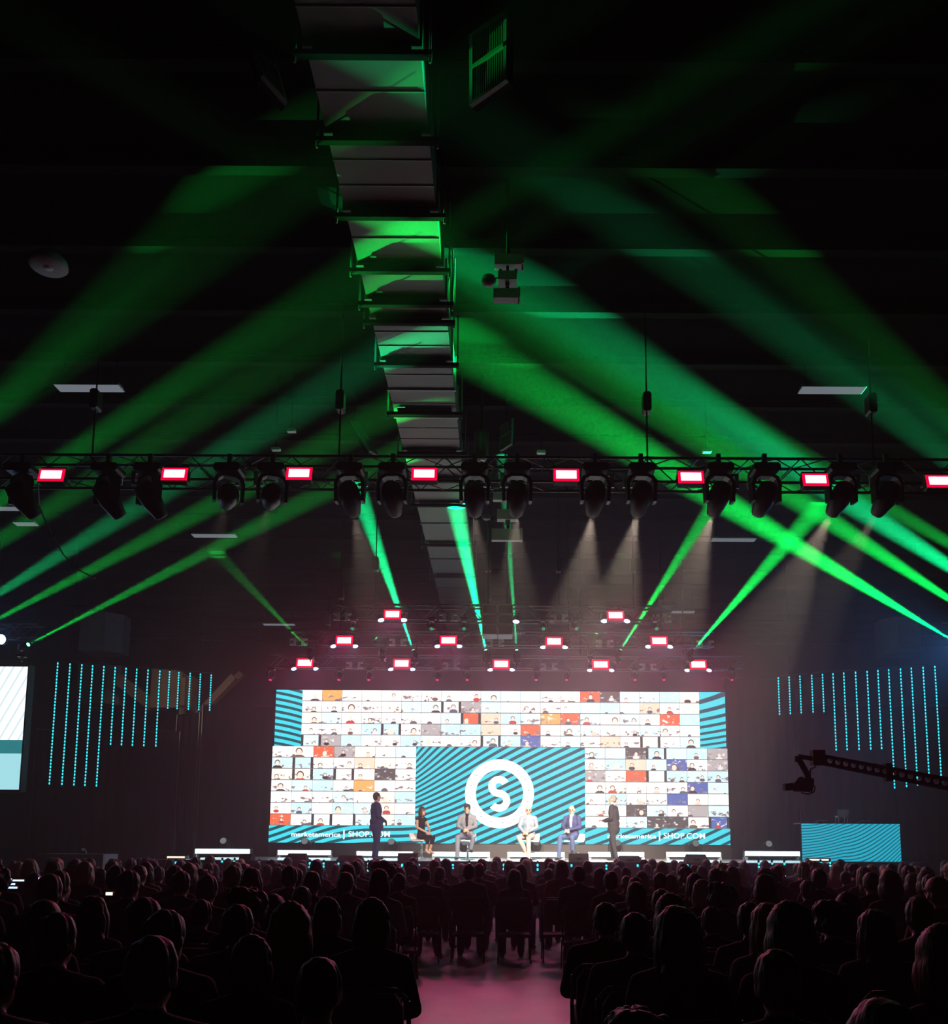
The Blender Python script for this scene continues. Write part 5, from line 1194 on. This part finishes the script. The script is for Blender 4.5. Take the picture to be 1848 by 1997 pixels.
# nearest spectators, each placed where the photograph shows the head: (px of head centre, py of crown, distance, ...)
NEAR = [
    (1710, 1914, 2.15, 0, 1, 'thin', 'grey', 'nearest spectator with thin pink-rimmed hair at the bottom right, cut by the frame', 1.0),
    (1508, 1836, 3.35, 2, 1, 'short', 'brown', 'short haired man with broad shoulders and visible ears, second nearest at right', 1.0),
    (305, 1809, 3.15, 0, 0, 'short', 'grey', 'short grey haired man nearest to the camera in the left block', 1.0),
    (5, 1822, 3.3, 2, 3, 'short', 'brown', 'spectator at the lower left edge, half cut by the frame', 1.0),
    (1538, 1751, 4.15, 1, 0, 'bob', 'black', 'spectator with a wide dark bob right behind the broad shouldered man', 1.05),
    (1503, 1756, 5.05, 3, 3, 'long', 'blond', 'spectator with long pale pink-lit hair half hidden behind the wide dark bob', 1.05),
    (1323, 1757, 4.2, 3, 0, 'long', 'black', 'spectator with long dark hair in front of the red haired one', 1.0),
    (1306, 1739, 6.0, 1, 4, 'bob', 'red', 'red haired spectator just behind the long dark hair, right of the aisle', 1.08),
    (1385, 1762, 6.95, 0, 0, 'short', 'black', 'dark headed spectator right beside the long dark hair', 1.0),
    (1462, 1752, 6.0, 4, 1, 'short', 'black', 'dark headed spectator left of the pale pink-lit long hair', 1.0),
    (1712, 1766, 5.0, 3, 5, 'long', 'brown', 'spectator with long brown hair above the thin pink-rimmed head', 1.0),
    (1838, 1790, 3.3, 1, 4, 'bob', 'red', 'red haired spectator cut by the right edge of the frame', 1.0),
    (1787, 1742, 6.0, 5, 3, 'short', 'black', 'dark headed spectator with one hand raised near the right edge', 1.0),
    (1618, 1752, 6.0, 0, 0, 'curly', 'black', 'curly dark headed spectator right of the wide dark bob', 1.0),
    (1236, 1770, 5.1, 2, 0, 'short', 'black', 'spectator beside the right edge of the aisle with a dark head', 1.0),
    (725, 1743, 5.0, 1, 0, 'bob', 'brown', 'spectator with brown bobbed hair at the left edge of the aisle', 1.0),
    (570, 1752, 4.5, 0, 0, 'bob', 'red', 'round headed spectator with a faint red rim, left of the aisle bob', 1.05),
    (470, 1757, 5.2, 2, 1, 'short', 'black', 'dark headed spectator in front of the curly one at left', 1.05),
    (482, 1727, 6.1, 1, 5, 'curly', 'brown', 'curly brown haired spectator left of centre', 1.0),
    (535, 1738, 7.0, 4, 0, 'bob', 'brown', 'spectator between the curly head and the faint red rimmed one', 1.0),
    (590, 1723, 7.9, 0, 3, 'short', 'brown', 'spectator behind the faint red rimmed round head', 1.0),
    (635, 1744, 6.1, 3, 0, 'bob', 'black', 'dark bobbed spectator left of the aisle bob, farther back', 1.0),
    (289, 1745, 5.1, 2, 1, 'short', 'grey', 'reddish grey headed spectator above the nearest left man', 1.1),
    (327, 1763, 4.2, 4, 0, 'short', 'black', 'dark head overlapping the reddish grey one at left', 1.0),
    (77, 1749, 5.1, 3, 0, 'cap', 'black', 'spectator in a dark cap at far left', 1.0),
    (118, 1768, 4.2, 0, 0, 'short', 'black', 'dark spectator right of the dark cap at far left', 1.0),
    (182, 1740, 6.1, 1, 5, 'long', 'brown', 'spectator with long brown hair left of the reddish grey head', 1.0),
    (485, 1816, 3.95, 3, 0, 'bob', 'black', 'dark silhouette leaning in the near left block, right of the nearest left man', 1.0),
    (622, 1850, 3.2, 1, 5, 'short', 'black', 'low dark spectator in a brown jacket left of the aisle', .95),
    (395, 1748, 7.0, 0, 1, 'short', 'black', 'dark short haired spectator between the left heads and the curly one', 1.0),
    (1290, 1728, 7.7, 4, 1, 'short', 'grey', 'short grey haired spectator behind the red haired one, right of the aisle', 1.0),
    (1825, 1704, 7.5, 0, 4, 'cap', 'red', 'spectator in a red cap close to the right edge', 1.0),
    (1180, 1752, 6.0, 2, 0, 'short', 'brown', 'brown short haired spectator at the right edge of the aisle', 1.0),
    (1655, 1735, 6.95, 3, 2, 'bob', 'brown', 'brown bobbed spectator right of the curly dark head', 1.0),
    (1250, 1950, 2.5, 3, 3, 'curly', 'brown', 'low curled up figure at the bottom edge right of the aisle', .85),
]
used = []
for i, (px, py, Y, bd, cl, hr_, hc, lab, hs) in enumerate(NEAR):
    p = atY(px, py, Y); s = max(.72, min(1.12, p.z / (TOPZ + .02)))
    spectator(p.x, Y, s, bd, cl, hr_, hc, lab, 0, hs); used.append((p.x, Y))
    chair(p.x, Y - .06, 'black padded chair under the ' + (lab.split(',')[0].replace('spectator', 'one') if len(lab.split(',')[0].split()) < 11 else ' '.join(lab.split()[:9])))
# rows farther forward
rowY = [7.0 + 1.06 * i for i in range(13)]
body_pick = random.Random(21)
cloths = [0, 0, 1, 1, 2, 3, 4, 5]
styles = [('short', 'black'), ('short', 'brown'), ('short', 'grey'), ('thin', 'grey'), ('thin', 'brown'), ('bob', 'brown'), ('bob', 'black'), ('bob', 'blond'), ('long', 'black'), ('long', 'brown'), ('long', 'blond'), ('bun', 'brown'), ('pony', 'black'), ('pony', 'blond'), ('curly', 'black'), ('fringe', 'grey'), ('short', 'black'), ('long', 'brown')]
for ri, Y in enumerate(rowY):
    xa, xb = -.545 * Y - .2, .49 * Y + .2
    row_name = nth(len(rowY) - 1 - ri)
    x_ = xa + body_pick.uniform(0, .4); k = 0; kc = 0
    while x_ < xb:
        aisle = (-1.15 < x_ < 1.0) if Y < 12.9 else False
        clash = any(abs(x_ - ux) < .52 and abs(Y - uy) < .75 for ux, uy in used)
        if not aisle and not clash:
            jx, jy = x_ + body_pick.uniform(-.03, .03), Y + body_pick.uniform(-.05, .05)
            if body_pick.random() < .86:
                st, hc = body_pick.choice(styles); bd = body_pick.choice([0, 2, 4]) if st in ('short', 'thin', 'fringe') else body_pick.choice([1, 3, 1, 4])
                spectator(jx, jy, body_pick.uniform(.93, 1.05), bd, body_pick.choice(cloths), st, hc,
                          '%s haired spectator in the %s row from the stage, %s from the left' % ({'fringe': 'balding grey'}.get(st, '%s %s' % (HWORD[st], hc)), row_name, nth(k)), body_pick.uniform(-.12, .12), body_pick.uniform(.97, 1.06))
                k += 1
            if Y < 14.3:
                chair(jx, jy - .06, 'black padded chair in the %s row from the stage, %s from the left' % (row_name, nth(kc))); kc += 1
        x_ += .63
# small lit things among the audience
for px, py, Y, wv, mk, lab in ((16, 1715, 9.0, .07, 'phone', 'small glowing phone, left of a pair at the far left edge'), (36, 1717, 9.0, .11, 'phone', 'small glowing phone, right of a pair at the far left edge'), (20, 1724, 8.6, .09, 'phone', 'glowing phone below the pair at the far left edge'), (23, 1731, 8.4, .10, 'phone', 'lowest glowing phone at the far left edge'), (78, 1713, 9.2, .03, 'phone', 'tiny blue phone light among heads at far left'), (213, 1743, 4.9, .035, 'bar_warm', 'bright white phone light among heads at left')):
    c_ = atY(px, py, Y); t = thing('phone', lab, 'phone', c_, group='lit phones in the audience')
    b = MB(); b.cham((-wv / 2 - .006, 0, -.012), (wv / 2 + .006, .008, .012), .004); b.build('case', M['black'], t)
    b = MB(); b.box((-wv / 2, -.003, -.008), (wv / 2, 0, .008)); b.build('lit_screen', M[mk], t)
# ================================================================== haze filling the hall
m, nt = new_mat('theatrical_haze')
out = nt.nodes.new('ShaderNodeOutputMaterial'); v = nt.nodes.new('ShaderNodeVolumeScatter')
v.inputs['Density'].default_value = HAZE; v.inputs['Anisotropy'].default_value = .35; v.inputs['Color'].default_value = (1, 1, 1, 1)
tc = nt.nodes.new('ShaderNodeNewGeometry'); sx = nt.nodes.new('ShaderNodeSeparateXYZ'); nt.links.new(tc.outputs['Position'], sx.inputs[0])
hy_, hxx = (X(nt, sx.outputs[1]) - 25.0) * .095, (X(nt, sx.outputs[0]) - 5.5) * .065
nt.links.new(((((hy_ * hy_ + hxx * hxx) * -1.0).exp() * 2.6 + .36) * HAZE).s, v.inputs['Density'])
nt.links.new(v.outputs[0], out.inputs['Volume'])
b = MB(); b.box((-25.9, -3.9, .004), (25.9, 41.9, CEIL - .002))
hz = stuff(b.build('haze', m)); hz['label'] = 'thin theatrical haze filling the whole hall'; hz['category'] = 'haze'
